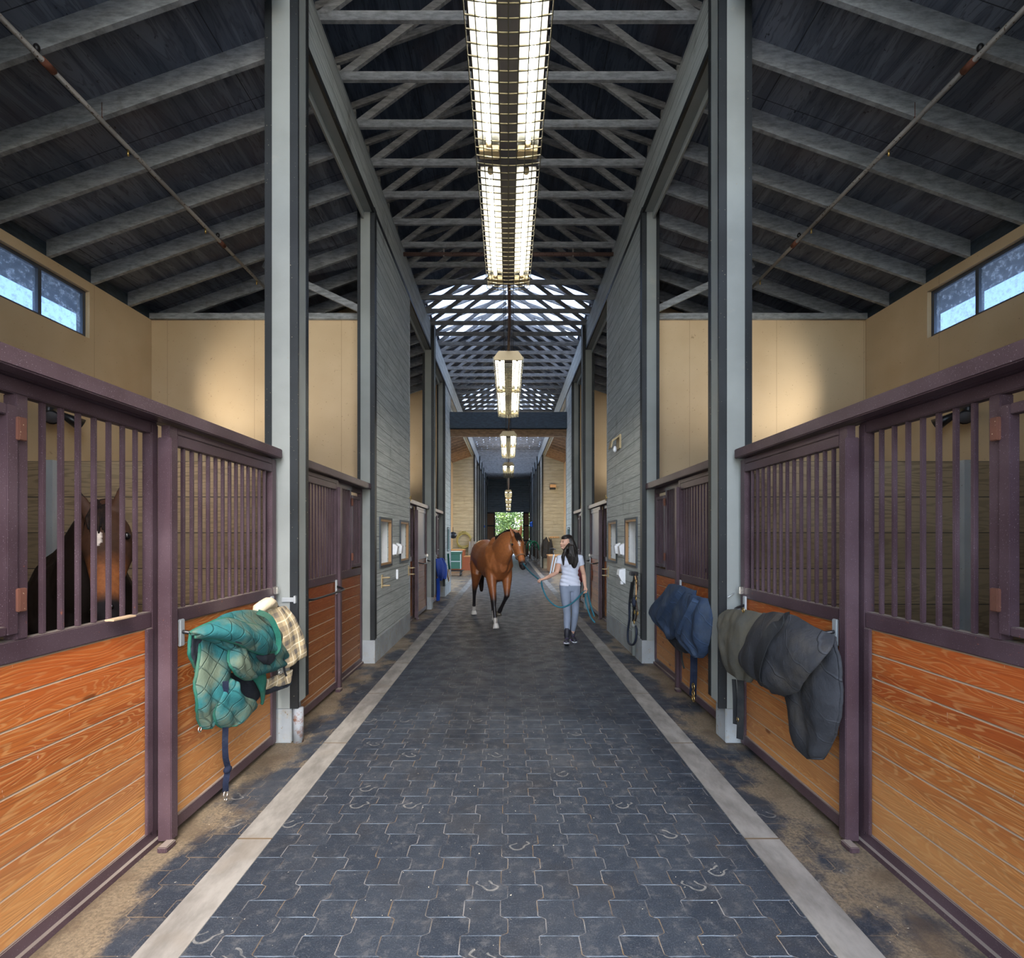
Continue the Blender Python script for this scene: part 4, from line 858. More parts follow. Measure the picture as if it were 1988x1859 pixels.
sheet('inner_lining',[(440,1305,1.69),(436,1340,1.69),(440,1372,1.69)],[(505,1306,1.69),(508,1340,1.69),(495,1366,1.69)],'cloth_lining',t,.03,.008,2,nu=14,nv=12,seed=6)
sheet('lower_pocket',[(448,1318,1.62),(426,1342,1.64),(414,1372,1.66),(416,1398,1.67),(430,1410,1.68)],[(452,1330,1.62),(468,1352,1.60),(492,1362,1.60),(494,1376,1.61),(456,1406,1.65)],'cloth_teal',t,.05,.012,2,nu=20,nv=18,seed=7,edge='cloth_teal_edge')
sheet('right_fold',[(486,1312,1.63),(496,1330,1.64),(502,1350,1.66),(504,1368,1.67)],[(514,1304,1.63),(511,1330,1.65),(508,1350,1.66),(505,1366,1.67)],'cloth_teal_edge',t,.02,.006,1,nu=8,nv=12,seed=8)
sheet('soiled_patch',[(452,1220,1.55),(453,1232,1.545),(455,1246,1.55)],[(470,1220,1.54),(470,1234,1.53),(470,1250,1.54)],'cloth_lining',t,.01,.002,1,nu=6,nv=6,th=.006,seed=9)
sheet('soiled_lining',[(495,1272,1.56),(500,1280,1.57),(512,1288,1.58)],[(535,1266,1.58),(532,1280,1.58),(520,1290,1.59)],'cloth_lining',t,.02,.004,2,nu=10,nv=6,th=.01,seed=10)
ribbon('neck_strap',[(500,1187,1.66),(525,1200,1.60),(540,1235,1.57),(538,1262,1.57),(524,1270,1.56)],.035,'cloth_teal_edge',t)
st=ribbon('leg_strap',[(438,1322,1.60),(437,1360,1.62),(438,1400,1.65),(437,1440,1.67),(438,1470,1.68),(442,1488,1.69),(441,1500,1.69),(438,1520,1.69),(438,1536,1.70)],.032,'strap_navy',t)
bm=NB(); c=PX(442,1493,-1.69); ball(bm,c,(.022,.032,.022),8); obj('strap_knot',bm,'strap_navy',st,True); ring('strap_clip',(438,1541,1.70),.022,'chrome',st); ring('strap_clip',(438,1551,1.70),.013,'chrome',st,.003)
ring('buckle',(430,1243,1.62),.014,'chrome',t,.003); ring('buckle',(388,1415,1.72),.014,'chrome',t,.004)
# --- plaid blanket
t=thing('horse_blanket',(-1.63,3.95,1.1),'tan plaid horse blanket with a fleece collar hung beside the teal one','blanket','horse blankets over the door bars')
sheet('main_cloth',[(508,1180,1.70),(520,1205,1.68),(534,1240,1.64),(546,1270,1.62),(552,1298,1.62)],[(556,1176,1.70),(571,1198,1.62),(581,1225,1.60),(590,1250,1.585),(592,1270,1.58)],'cloth_plaid',t,.03,.008,1.6,seed=11)
sheet('lower_cloth',[(500,1322,1.71),(505,1332,1.71),(508,1341,1.72)],[(568,1298,1.62),(566,1312,1.62),(564,1326,1.62)],'cloth_plaid',t,.015,.008,2,nu=18,nv=8,seed=12)
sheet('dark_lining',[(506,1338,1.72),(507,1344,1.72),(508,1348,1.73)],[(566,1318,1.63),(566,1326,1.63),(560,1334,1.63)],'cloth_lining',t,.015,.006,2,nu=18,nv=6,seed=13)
bm=NB(); a=PX(502,1182,-1.70); b=PX(527,1175,-1.70); loft(bm,smoothpts([a,a.lerp(b,.5)+Vector((.02,0,.03)),b],4),[(.045,.04)]*9,10); obj('fleece_collar',bm,'fleece',t,True)
ribbon('belly_strap',[(536,1225,1.61),(546,1262,1.59),(552,1300,1.60),(556,1312,1.60)],.014,'strap_black',t); ring('buckle',(544,1305,1.61),.018,'chrome',t,.003)
# --- big black blanket on the right
t=thing('horse_blanket',(1.68,3.3,1.1),'big black padded horse blanket folded over the bar of the near right stall door','blanket','horse blankets over the door bars')
sheet('long_flap',[(1524,1300,1.70),(1528,1350,1.70),(1535,1400,1.71),(1545,1440,1.72),(1570,1470,1.73)],[(1618,1236,1.71),(1630,1290,1.69),(1633,1350,1.70),(1628,1405,1.71),(1596,1471,1.72)],'cloth_black',t,.055,.010,1.3,seed=21,edge='cloth_black')
sheet('dusty_side',[(1416,1184,1.70),(1400,1196,1.64),(1395,1220,1.61),(1401,1262,1.60),(1412,1300,1.62),(1432,1316,1.64)],[(1482,1190,1.71),(1480,1215,1.68),(1476,1250,1.66),(1470,1280,1.65),(1466,1305,1.65),(1458,1322,1.65)],'cloth_dusty',t,.03,.010,1.8,seed=22,edge='cloth_dusty',bow=.015)
sheet('folded_roll',[(1482,1192,1.70),(1462,1218,1.65),(1446,1248,1.61),(1436,1276,1.60),(1448,1298,1.60),(1472,1308,1.60)],[(1622,1234,1.70),(1612,1262,1.63),(1590,1290,1.59),(1568,1318,1.59),(1545,1344,1.60),(1512,1348,1.62)],'cloth_black',t,.07,.009,2.1,nu=30,nv=26,seed=23,bow=.06)
sheet('lower_roll',[(1486,1310,1.66),(1492,1330,1.66),(1502,1346,1.67)],[(1560,1290,1.66),(1552,1325,1.66),(1528,1352,1.67)],'cloth_black',t,.03,.006,1.3,nu=12,nv=8,seed=24)
ribbon('surcingle',[(1532,1201,1.652),(1514,1208,1.565),(1492,1232,1.515),(1478,1262,1.49),(1470,1292,1.495),(1472,1316,1.53),(1486,1330,1.57)],.085,'strap_black',t,wall=True)
ribbon('hanging_strap',[(1425,1318,1.66),(1427,1360,1.66),(1427,1405,1.67)],.03,'strap_black',t); ribbon('hanging_strap',[(1437,1316,1.665),(1438,1370,1.67),(1436,1434,1.68)],.045,'strap_black',t)
ring('buckle',(1432,1396,1.66),.014,'brass',t,.003); ring('buckle',(1443,1184,1.63),.014,'brass',t,.004)
# --- navy blanket further back
t=thing('horse_blanket',(1.68,5.3,1.1),'navy padded horse blanket with a wide hanging strap on the second right stall door','blanket','horse blankets over the door bars')
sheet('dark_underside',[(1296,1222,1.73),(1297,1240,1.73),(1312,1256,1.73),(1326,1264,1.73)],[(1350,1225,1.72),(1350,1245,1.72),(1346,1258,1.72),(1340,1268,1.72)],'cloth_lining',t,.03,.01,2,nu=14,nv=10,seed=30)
sheet('left_drape',[(1300,1135,1.71),(1286,1155,1.69),(1262,1184,1.66),(1268,1200,1.66),(1292,1224,1.67),(1300,1236,1.68)],[(1352,1146,1.71),(1346,1170,1.67),(1338,1195,1.66),(1326,1218,1.66),(1316,1232,1.67),(1306,1240,1.68)],'cloth_navy',t,.06,.015,2.4,nu=26,nv=24,seed=31,edge='cloth_navy',bow=.03)
sheet('right_drape',[(1338,1150,1.69),(1332,1180,1.65),(1322,1205,1.64),(1315,1236,1.64),(1330,1252,1.65),(1352,1274,1.67)],[(1386,1162,1.71),(1384,1190,1.68),(1380,1215,1.67),(1378,1240,1.67),(1374,1260,1.68),(1366,1275,1.69)],'cloth_navy',t,.06,.018,2.6,nu=28,nv=26,seed=32,edge='cloth_navy')
sheet('rear_drape',[(1376,1166,1.76),(1376,1205,1.75),(1376,1243,1.75)],[(1394,1166,1.77),(1395,1205,1.77),(1394,1256,1.77)],'cloth_navy',t,.01,.01,2,nu=8,nv=12,seed=33)
ribbon('shoulder_strap',[(1326,1142,1.63),(1310,1165,1.60),(1290,1195,1.59),(1278,1212,1.60)],.06,'cloth_navy',t); ribbon('seam_strap',[(1352,1163,1.62),(1340,1185,1.59),(1328,1210,1.58),(1320,1232,1.59)],.06,'cloth_navy',t)
st=ribbon('wide_strap',[(1347,1262,1.67),(1347,1300,1.70),(1346,1330,1.71),(1345,1350,1.72)],.062,'strap_navy',t)
for yy in (1332,1346,1355): ring('strap_buckle',(1346,yy,1.70),.028,'brass',st,.005)
ribbon('thin_strap',[(1323,1262,1.72),(1324,1280,1.72),(1328,1297,1.72)],.018,'strap_black',t)
# --- bright blue blanket, far left
t=thing('horse_blanket',(-1.70,13,1.1),'bright blue blanket hanging on the fourth left stall, past the second tall post','blanket','horse blankets over the door bars')
sheet('front_drape',[(846.5,1084,1.70),(845.5,1098,1.68),(848,1112,1.68),(853,1127,1.70)],[(855,1082,1.70),(860,1096,1.66),(860.5,1112,1.66),(856,1127,1.69)],'cloth_blue',t,.06,.02,2.2,nu=18,nv=16,seed=41)
sheet('rear_drape',[(855,1082,1.74),(860,1096,1.73),(861,1124,1.73)],[(859,1083,1.74),(865,1100,1.73),(865.5,1124,1.73)],'cloth_blue',t,.04,.02,2.2,nu=10,nv=12,seed=42)
ribbon('hanging_strap',[(850,1122,1.70),(851,1145,1.71),(850.5,1166,1.72)],.09,'cloth_blue',t)
# --- red jacket bundle on the right
t=thing('hanging_bag',(1.68,12.3,1.0),'dark red bag hanging on the right behind the woman','bag')
sheet('bag_body',[(1123,1094,1.70),(1122,1112,1.68),(1124,1128,1.69)],[(1133,1094,1.70),(1135,1112,1.69),(1132,1130,1.70)],'cloth_red',t,.07,.01,1.5,nu=14,nv=12,seed=51)
sheet('bag_base',[(1124,1127,1.70),(1124,1135,1.70),(1125,1142,1.70)],[(1132,1128,1.70),(1132,1136,1.70),(1131,1144,1.70)],'cloth_lining',t,.05,.01,1.5,nu=10,nv=8,seed=52)
# ================================================================ horses
def horse(origin,yaw,label,legs,poll,muzzle,facen,tone,star=True,socks=(),scale=1.0,squash=1.0,hair='mane',halter=False,nb=None,hw=1.15,skin='horse_coat'):
    R=Matrix.Translation(origin)@Matrix.Rotation(yaw,4,'Z')@Matrix.Diagonal((scale*squash,scale,scale,1))
    t=thing('horse',Vector(origin),label,'horse')
    bm=NB()
    st=[(-.84,1.24,.10,.14),(-.76,1.25,.20,.24),(-.60,1.27,.265,.31),(-.40,1.27,.285,.325),(-.15,1.215,.29,.33),(.12,1.18,.305,.36),(.35,1.18,.285,.38),(.55,1.17,.26,.37),(.72,1.15,.21,.30),(.82,1.13,.12,.19)]
    loft(bm,[(a,0,b) for a,b,c,d in st],[(c,d) for a,b,c,d in st],24)
    loft(bm,[(-.05,0,1.42),(.2,0,1.46),(.42,0,1.50),(.6,0,1.47)],[(.07,.10),(.075,.11),(.085,.13),(.08,.12)],12)
    for s in (-1,1):
        loft(bm,[(.40,s*.14,1.42),(.52,s*.17,1.28),(.66,s*.15,1.10)],[(.08,.08),(.10,.12),(.10,.11)],12)
        loft(bm,[(-.72,s*.12,1.30),(-.60,s*.14,1.16),(-.50,s*.16,1.0)],[(.12,.14),(.13,.17),(.10,.15)],12)
        ball(bm,(.73,s*.085,1.10),(.10,.10,.13),12)
    P=Vector(poll); Q=Vector(muzzle); n0=Vector((.52,0,1.25)); d=(Q-P).normalized(); fn=Vector(facen); fn=(fn-d*fn.dot(d)).normalized(); sd=fn.cross(d).normalized()
    if sd.y<0: sd=-sd
    L=(Q-P).length; back=P-fn*.09
    nb=Vector(nb) if nb else n0.lerp(P,.5)+Vector((.02,0,.03))
    loft(bm,smoothpts([n0+Vector((-.1,0,.03)),n0+Vector((.12,0,.06)),nb,back.lerp(nb,.35),back+d*.05],3),[(.20-.0098*i,.38-.018*i) for i in range(13)],16,up=(-.6,0,.8))
    hs=[(-.03,.055,.075,-.02),(.10,.085,.115,-.035),(.28,.098,.135,-.045),(.45,.078,.115,-.03),(.62,.058,.085,-.012),(.80,.052,.068,0),(.93,.056,.062,-.004),(1.0,.045,.05,-.01)]; hs=[(a,b*hw,c*1.05,o) for a,b,c,o in hs]
    loft(bm,[P+d*L*a+fn*(o-.04) for a,b,c,o in hs],[(b,c) for a,b,c,o in hs],16,up=fn)
    for s in (-1,1):
        ball(bm,P+d*L*.27+sd*s*.082*hw-fn*.02,(.03,.03,.03),10)      # brow
        ball(bm,P+d*L*.36+sd*s*.05-fn*.12,(.06,.06,.075),10)     # jaw
        e0=P-d*.005+sd*s*.055*hw-fn*.03; up=(-d*.75+Vector((0,0,.6))+fn*.25).normalized(); tip=e0+up*.17+sd*s*.045
        loft(bm,[e0-up*.03,e0+up*.05+sd*s*.01,e0+up*.11+sd*s*.028,tip],[(.03,.026),(.036,.02),(.026,.014),(.009,.008)],10,up=fn)
        ball(bm,P+d*L*.93+sd*s*.038+fn*.01,(.026,.026,.03),8)
    ball(bm,Q-fn*.05-d*.01,(.045,.04,.035),8)
    hooves=[]
    for side,fore,J in legs:
        if fore: rr=[(.12,.16),(.095,.125),(.066,.08),(.052,.057),(.034,.040),(.033,.039),(.043,.048),(.037,.04)]
        else: rr=[(.15,.21),(.12,.165),(.075,.105),(.050,.066),(.037,.045),(.035,.041),(.043,.049),(.037,.04)]
        sh,el,kn,fe,ho=[Vector(q) for q in J]
        pts=[sh,el,el.lerp(kn,.62),kn,kn.lerp(fe,.3),kn.lerp(fe,.75),fe,fe.lerp(ho,.6)]
        if not fore: pts[2]=el.lerp(kn,.55)+Vector((-.01,0,0))
        loft(bm,pts,rr,12,up=(1,0,0))
        if not fore: ball(bm,kn+Vector((-.045,0,.035)),(.03,.025,.04),8)
        hooves.append((side,fore,fe,ho,kn))
    def colfn(p):
        q=Ri@p
        c=tone(q)
        z=q.z
        for side,fore,fe,ho,kn in hooves:
            ax=fe; 
            dist=(q-kn).length
            zt=kn.z+.14
            dl=min((q-kn).length,(q-kn.lerp(fe,.5)).length,(q-fe).length,(q-ho).length)
            if dl<.24 and z<zt:
                k=min(1,max(0,(zt-z)/.16)); c=tuple(a*(1-k)+b*k for a,b in zip(c,(.014,.012,.014)))
                if (side,fore) in socks and (q-ho).length<.15: c=(.42,.38,.34)
        h=(q-P).dot(d)/L; off=q-(P+d*(q-P).dot(d))
        if h>.0 and off.length<.2:
            if h>.80: k=min(1,(h-.80)/.08); c=tuple(a*(1-k)+b*k for a,b in zip(c,(.02,.016,.018)))
            elif h>.55: c=tuple(a*1.25 for a in c)
            sp=P+d*L*.22; off2=q-(P+d*L*.31)
            if star and abs(off2.dot(sd))<.022-.4*abs(off2.dot(d)+.0)*.5 and abs(off2.dot(d))<.05 and off2.dot(fn)>0: c=(.75,.66,.58)
        return c
    Ri=Matrix.Identity(4)
    o=remeshed('body',bm,skin,.0125,None,5,colfn); o.data.transform(R); o.parent=t; o.matrix_parent_inverse=t.matrix_basis.inverted()
    if R.determinant()<0: o.data.flip_normals()
    def part(name,bm,mat,par=t,sm=True):
        bm.transform(R); return obj(name,bm,mat,par,sm)
    for side,fore,fe,ho,kn in hooves:
        bm=NB(); dr=(ho-fe).normalized(); z0=ho.z-.04; loft(bm,[(ho.x+.018,ho.y,z0),(ho.x+.010,ho.y,z0+.03),(ho.x-.008,ho.y,z0+.085)],[(.058,.066),(.054,.060),(.042,.045)],14,up=(1,0,0),cap=False); part('hoof',bm,'hoof_pale' if (side,fore) in socks else 'hoof')
    for s in (-1,1):
        bm=NB(); ball(bm,P+d*L*.285+sd*s*.096*hw-fn*.012,(.024,.019,.022),10); part('eye',bm,'eye_dark')
        bm=NB(); ball(bm,P+d*L*.94+sd*s*.050+fn*.016,(.012,.010,.016),8); part('nostril',bm,'eye_dark')
    # mane, forelock and tail
    bm=NB(); rnd=random.Random(3); cr=smoothpts([Vector((.36,0,1.60)),n0.lerp(nb,.55)+Vector((-.16,0,.26)),nb+Vector((-.12,0,.20)),back.lerp(nb,.35)+Vector((-.05,0,.16)),P-fn*.05+Vector((0,0,.04))],7)
    for i,c in enumerate(cr):
        for j in range(2):
            w=rnd.uniform(-.02,.02); s=-1; a=c+Vector((w,0,0)); l=.13+rnd.uniform(0,.07)
            loft(bm,[a+Vector((0,.02,-.02)),a+Vector((-.0,s*.03,.015)),a+Vector((-.03,s*(.075),-l*.45)),a+Vector((-.05,s*.095,-l))],[(.022,.018),(.026,.022),(.022,.012),(.008,.006)],6,up=(1,0,0))
    part('mane',bm,hair)
    bm=NB()
    for i in range(9):
        u=(i-4)/4; loft(bm,[P+sd*u*.03-d*.02+fn*.02,P+sd*u*.045+d*L*.10+fn*.055,P+sd*u*.04+d*L*(.21+.03*(i%3))+fn*.055],[(.016,.012),(.014,.010),(.005,.004)],6,up=fn)
    part('forelock',bm,hair)
    bm=NB(); loft(bm,smoothpts([(-.80,0,1.42),(-.92,0,1.34),(-.98,.02,1.1),(-.98,.04,.8),(-.96,.05,.5)],3),[(.035+.02*math.sin(i/12*PI)*2.2,.035+.03*math.sin(i/12*PI)*2) for i in range(13)],12); part('tail',bm,hair)
    if halter:
        h=None
        def loop(tt,ex,name,r=.011,mat='leather'):
            c=P+d*L*tt; i=min(range(len(hs)-1),key=lambda k:abs(hs[k][0]-tt)); a,b,cc,o=hs[i]; bm=NB()
            tube(bm,[c+fn*(o-.04)+sd*(b+ex)*math.cos(2*PI*k/20)+fn*(cc+ex)*math.sin(2*PI*k/20) for k in range(21)],r,6); return part(name,bm,mat)
        loop(.66,.016,'halter_noseband',.013); bm=NB()
        for s in (-1,1):
            tube(bm,smoothpts([P+sd*s*.03-d*.06-fn*.05,P+sd*s*.10+d*L*.08-fn*.07,P+sd*s*.112+d*L*.30-fn*.10,P+sd*s*.095+d*L*.50-fn*.085,P+sd*s*.072+d*L*.64-fn*.05],4),.011,6)
        part('halter_cheek_strap',bm,'leather'); bm=NB(); tube(bm,smoothpts([P+sd*.11+d*L*.28-fn*.09,P+d*L*.34-fn*.24,P-sd*.11+d*L*.28-fn*.09],5),.010,6); part('halter_throat_strap',bm,'leather')
        for s in (-1,1):
            for tt,ff in ((.64,-.055),(.16,-.085)):
                bm=NB(); ball(bm,P+sd*s*(.082 if tt>.5 else .108)+d*L*tt+fn*ff,(.017,.014,.017),8); part('halter_ring',bm,'brass')
    W=lambda v:R@Vector(v)
    return t,W,P,Q,d,fn,sd
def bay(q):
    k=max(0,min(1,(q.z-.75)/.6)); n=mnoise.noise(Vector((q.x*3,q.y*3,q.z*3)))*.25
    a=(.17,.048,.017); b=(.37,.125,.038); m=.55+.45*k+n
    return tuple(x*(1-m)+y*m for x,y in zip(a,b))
def dark(q):
    a=(.014,.009,.007) ; n=mnoise.noise(Vector((q.x*3,q.y*3,q.z*3)))*.5+.5
    c=tuple(x*(.6+n) for x in a)
    h=(q-DP).dot(DD)/DL; off=(q-(DP+DD*(q-DP).dot(DD)))
    if -.15<h<1.05 and Vector((off.x*sq,off.y,off.z)).length<.17:
        k=max(0,min(1,(h-.42)/.2)); c=tuple(u*(1-k)+v*k for u,v in zip((.060,.028,.016),(.30,.105,.035)))
    return c
def tan(q): 
    n=mnoise.noise(Vector((q.x*3,q.y*3,q.z*3)))*.2; return tuple(x*(1+n) for x in (.42,.20,.07))
walk=[('r',1,[(.55,-.14,1.05),(.59,-.15,.88),(.70,-.13,.50),(.76,-.12,.14),(.80,-.12,.04)]),
      ('l',1,[(.55,.14,1.05),(.58,.155,.88),(.66,.13,.56),(.42,.07,.27),(.34,.06,.19)]),
      ('r',0,[(-.56,-.14,1.12),(-.48,-.17,.92),(-.80,-.14,.54),(-.90,-.13,.14),(-.90,-.13,.04)]),
      ('l',0,[(-.56,.14,1.12),(-.30,.17,.90),(-.42,.12,.53),(-.16,.10,.14),(-.10,.10,.04)])]
stand=[('r',1,[(.55,-.14,1.05),(.56,-.15,.88),(.58,-.14,.50),(.58,-.14,.14),(.60,-.14,.04)]),('l',1,[(.55,.14,1.05),(.56,.15,.88),(.58,.14,.50),(.58,.14,.14),(.60,.14,.04)]),
       ('r',0,[(-.56,-.14,1.12),(-.38,-.17,.92),(-.70,-.14,.54),(-.66,-.13,.14),(-.62,-.13,.04)]),('l',0,[(-.56,.14,1.12),(-.38,.17,.92),(-.70,.14,.54),(-.66,.13,.14),(-.62,.13,.04)])]
yaw=math.atan2(-.957,.29)
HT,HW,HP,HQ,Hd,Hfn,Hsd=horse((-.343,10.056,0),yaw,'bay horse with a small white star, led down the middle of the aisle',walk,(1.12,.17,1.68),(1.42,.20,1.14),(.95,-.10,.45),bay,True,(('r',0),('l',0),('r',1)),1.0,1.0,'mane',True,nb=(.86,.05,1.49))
# dark bay in the near left stall: head over towards the bars
o0=Vector((-2.90,3.50,0)); f=Vector((.64,-.77,0)).normalized(); dyaw=math.atan2(f.y,f.x)
def loc(w):
    v=Vector(w)-o0; c,s=math.cos(-dyaw),math.sin(-dyaw); return Vector(((v.x*c-v.y*s),(v.x*s+v.y*c),v.z))
pw=Vector((-2.42,3.06,1.80)); mw=Vector((-2.25,2.86,1.20)); DP=loc(pw); DM=loc(mw); DP=Vector((DP.x,DP.y,DP.z)); DD=(DM-DP).normalized(); DL=(DM-DP).length
fw=Vector((.25,-.9,.3)); c_,s_=math.cos(-dyaw),math.sin(-dyaw); fl=Vector((fw.x*c_-fw.y*s_,fw.x*s_+fw.y*c_,fw.z))
horse(o0,dyaw,'dark brown horse looking out between the bars of the near left stall',[(a,b,[(x*.62+.02,y,z) for x,y,z in J]) for a,b,J in stand],DP,DM,fl,dark,True,(),1.0,1.0,'mane',False,nb=(.52,DP.y*.4,1.45)) if 0 else None
def squashed(legs): return legs
sq=.60
def locq(w): v=loc(w); return Vector((v.x/sq,v.y,v.z))
DP=locq(pw); DM=locq(mw); DD=(DM-DP).normalized(); DL=(DM-DP).length; fl=Vector((fl.x,fl.y,fl.z))
horse(o0,dyaw,'dark brown horse looking out between the bars of the near left stall',stand,DP,DM,fl,dark,True,(),1.0,sq,'mane',False,None,1.3,'horse_coat_dark')
# pale chestnut in the second right stall, facing the aisle
horse(Vector((3.42,6.0,0)),PI,'tan horse glimpsed behind the bars of the second right stall',stand,(1.02,.05,1.76),(1.24,.12,1.22),(.9,.25,.4),tan,False,(),1.0,.92,'leather',False)
# ================================================================ the woman
YG=8.1
def g3(px,py,Y=YG): return PY(px,py,Y)
t=thing('person',(.96,8.05,0),'woman with long dark hair, white T-shirt and grey leggings leading the bay horse','person')
hc=g3(1098.5,1052); fdir=Vector((-.84,-.54,-.04)).normalized(); side=fdir.cross(Vector((0,0,1))).normalized(); U=Vector((0,0,1))
bm=NB()
ball(bm,hc+U*.018-fdir*.012,(.078,.088,.098),18); loft(bm,[hc+U*.01+fdir*.02,hc-U*.05+fdir*.035,hc-U*.092+fdir*.048],[(.066,.07),(.055,.058),(.028,.030)],14,up=fdir)
loft(bm,[hc+fdir*.078+U*.012,hc+fdir*.092-U*.010,hc+fdir*.100-U*.026],[(.008,.008),(.011,.011),(.014,.012)],8,up=fdir)   # nose
ball(bm,hc+fdir*.080-U*.052,(.018,.018,.010),8); ball(bm,hc+fdir*.075-U*.086,(.018,.018,.014),8)
for s in (-1,1):
    ball(bm,hc+side*s*.080-fdir*.01-U*.01,(.012,.016,.026),8); ball(bm,hc+fdir*.055+side*s*.038-U*.030,(.024,.024,.020),8)
loft(bm,[hc-U*.05-fdir*.015,g3(1101.5,1070),g3(1104,1079)+U*.0],[(.045,.048),(.042,.045),(.06,.05)],12)
cx=.968
loft(bm,[(cx,YG,1.36),(cx,YG,1.26),(cx,YG,1.12),(cx,YG,1.03),(cx,YG,.92),(cx-.0,YG,.82)],[(.13,.06),(.145,.085),(.115,.08),(.108,.078),(.145,.095),(.13,.09)],20,up=(0,1,0))
def arm(S,El,W,Hd,r=1): 
    loft(bm,[S,S.lerp(El,.35),El,El.lerp(W,.35),W.lerp(El,.12),W],[.046*r,.042*r,.034*r,.034*r,.024*r,(.022*r,.026*r)],12,up=(0,1,0))
S1=Vector((.812,YG,1.305)); E1=g3(1081,1111,8.02); W1=g3(1057,1123.5,7.86); H1=g3(1049,1125,7.82)
S2=Vector((1.122,YG,1.305)); E2=g3(1133,1114,8.16); W2=g3(1136,1139,8.06); H2=g3(1136.5,1148,8.02)
arm(S1,E1,W1,H1); arm(S2,E2,W2,H2)
def hand(W,Hc,curl,thumbdir):
    d=(Hc-W).normalized(); s=d.cross(curl).normalized(); c=curl
    loft(bm,[W,W.lerp(Hc,.5),Hc],[(.024,.018),(.034,.018),(.040,.017)],12,up=curl)
    for k in range(4):
        o=Hc+s*(-.030+.020*k); l=(.030,.034,.033,.026)[k]
        loft(bm,[o,o+d*l*.8+c*.008,o+d*l*.9+c*.034,o+d*l*.2+c*.046],[.0085,.0085,.008,.0075],8,up=s)
    b=W.lerp(Hc,.45)-s*.026*thumbdir; loft(bm,[b,b+d*.025-s*.020*thumbdir+c*.012,b+d*.048-s*.012*thumbdir+c*.030],[.011,.0095,.008],8,up=c)
hand(W1,H1,Vector((0,0,-1)),1); hand(W2,H2,Vector((-.6,-.6,.1)).normalized(),1)
KA=Vector((.905,7.93,.455)); AA=Vector((.892,7.85,.10)); KB=Vector((1.045,8.06,.455)); AB=Vector((1.015,8.17,.10))
for hx,K,A in ((.895,KA,AA),(1.04,KB,AB)):
    loft(bm,[(hx,YG,.86),K.lerp(Vector((hx,YG,.86)),.5),K,K.lerp(A,.3),A.lerp(K,.15),A],[(.082,.088),(.068,.072),(.050,.054),(.048,.052),(.034,.036),(.034,.036)],14,up=(0,1,0))
def skincol(p): return (1,1,1)
ob=remeshed('body',bm,'skin',.0058,None,4); ob.parent=t; ob.matrix_parent_inverse=t.matrix_basis.inverted()
# clothes
bm=NB(); loft(bm,[(cx,YG,1.375),(cx,YG,1.34),(cx,YG-.005,1.24),(cx,YG,1.12),(cx,YG,1.04),(cx,YG,.96),(cx,YG,.875)],[(.085,.062),(.150,.085),(.163,.112),(.133,.098),(.130,.096),(.158,.110),(.172,.118)],24,up=(0,1,0),cap=False)
for s in (-1,1): ball(bm,(cx+s*.062-.01,YG-.075,1.235),(.062,.055,.062),12)
for S,El in ((S1,E1),(S2,E2)): loft(bm,[Vector((cx,YG,1.30)).lerp(S,.6),S+U*.006,S.lerp(El,.42)],[(.075,.075),(.062,.060),(.054,.052)],14,up=(0,1,0),cap=False)
o=remeshed('t_shirt',bm,'shirt_white',.009,None,5); o.parent=t; o.matrix_parent_inverse=t.matrix_basis.inverted()
for v in o.data.vertices:
    c=v.co; w=max(0,1-abs(c.z-1.0)/.2); k=.007*w*math.sin(c.z*95+c.x*28)+.004*mnoise.noise(c*22); n=Vector((c.x-cx,c.y-YG,0)); 
    if n.length>1e-4 and c.z<1.2: v.co=c+n.normalized()*k
bm=NB(); loft(bm,[(cx,YG,.94),(cx,YG,.88),(cx,YG+.005,.80)],[(.150,.105),(.168,.116),(.166,.112)],22,up=(0,1,0),cap=False)
for hx,K,A in ((.890,KA,AA),(1.045,KB,AB)):
    A=A.lerp(K,.18); loft(bm,[(hx,YG,.86),K.lerp(Vector((hx,YG,.86)),.62),K.lerp(Vector((hx,YG,.86)),.3),K,K.lerp(A,.3),A.lerp(K,.2),A],[(.088,.098),(.080,.090),(.067,.074),(.056,.060),(.056,.062),(.044,.046),(.041,.043)],16,up=(0,1,0),cap=False)
o=remeshed('leggings',bm,'leggings',.009,None,4); o.parent=t; o.matrix_parent_inverse=t.matrix_basis.inverted()
def shoe(A,toe,heel,lift,mat):
    bm=NB(); loft(bm,[heel+U*.035,heel.lerp(toe,.35)+U*.045,heel.lerp(toe,.7)+U*.038,toe+U*.030],[(.036,.036),(.038,.044),(.044,.036),(.034,.024)],12); loft(bm,[A+U*.0,A+U*.07],[(.042,.044),(.041,.043)],12,up=(0,1,0)); loft(bm,[A,heel.lerp(toe,.3)+U*.04],[(.040,.042),(.038,.04)],12,up=(0,1,0))
    z_=NB(); loft(z_,[A+U*.03,A+U*.125],[(.046,.048),(.043,.045)],12,up=(0,1,0)); obj('sock',z_,'shoe_black',t,True)
    q=remeshed('shoe',bm,mat,.008,None,3); q.parent=t; q.matrix_parent_inverse=t.matrix_basis.inverted()
    bm=NB(); loft(bm,[heel+U*.010,heel.lerp(toe,.5)+U*.010,toe+U*.012],[(.040,.013),(.046,.013),(.040,.013)],12); obj('sole',bm,'shoe_sole',q,True)
    bm=NB()
    for k in range(3): tube(bm,[heel.lerp(toe,.45+.12*k)+U*(.083-.008*k)+Vector((x,0,-abs(x)*.3)) for x in (-.02,0,.02)],.004,5)
    obj('laces',bm,'shoe_purple',q); bm=NB(); loft(bm,[heel.lerp(toe,.35)+U*.03,heel.lerp(toe,.75)+U*.026],[(.046,.022),(.048,.020)],12); obj('purple_side',bm,'shoe_purple',q,True)
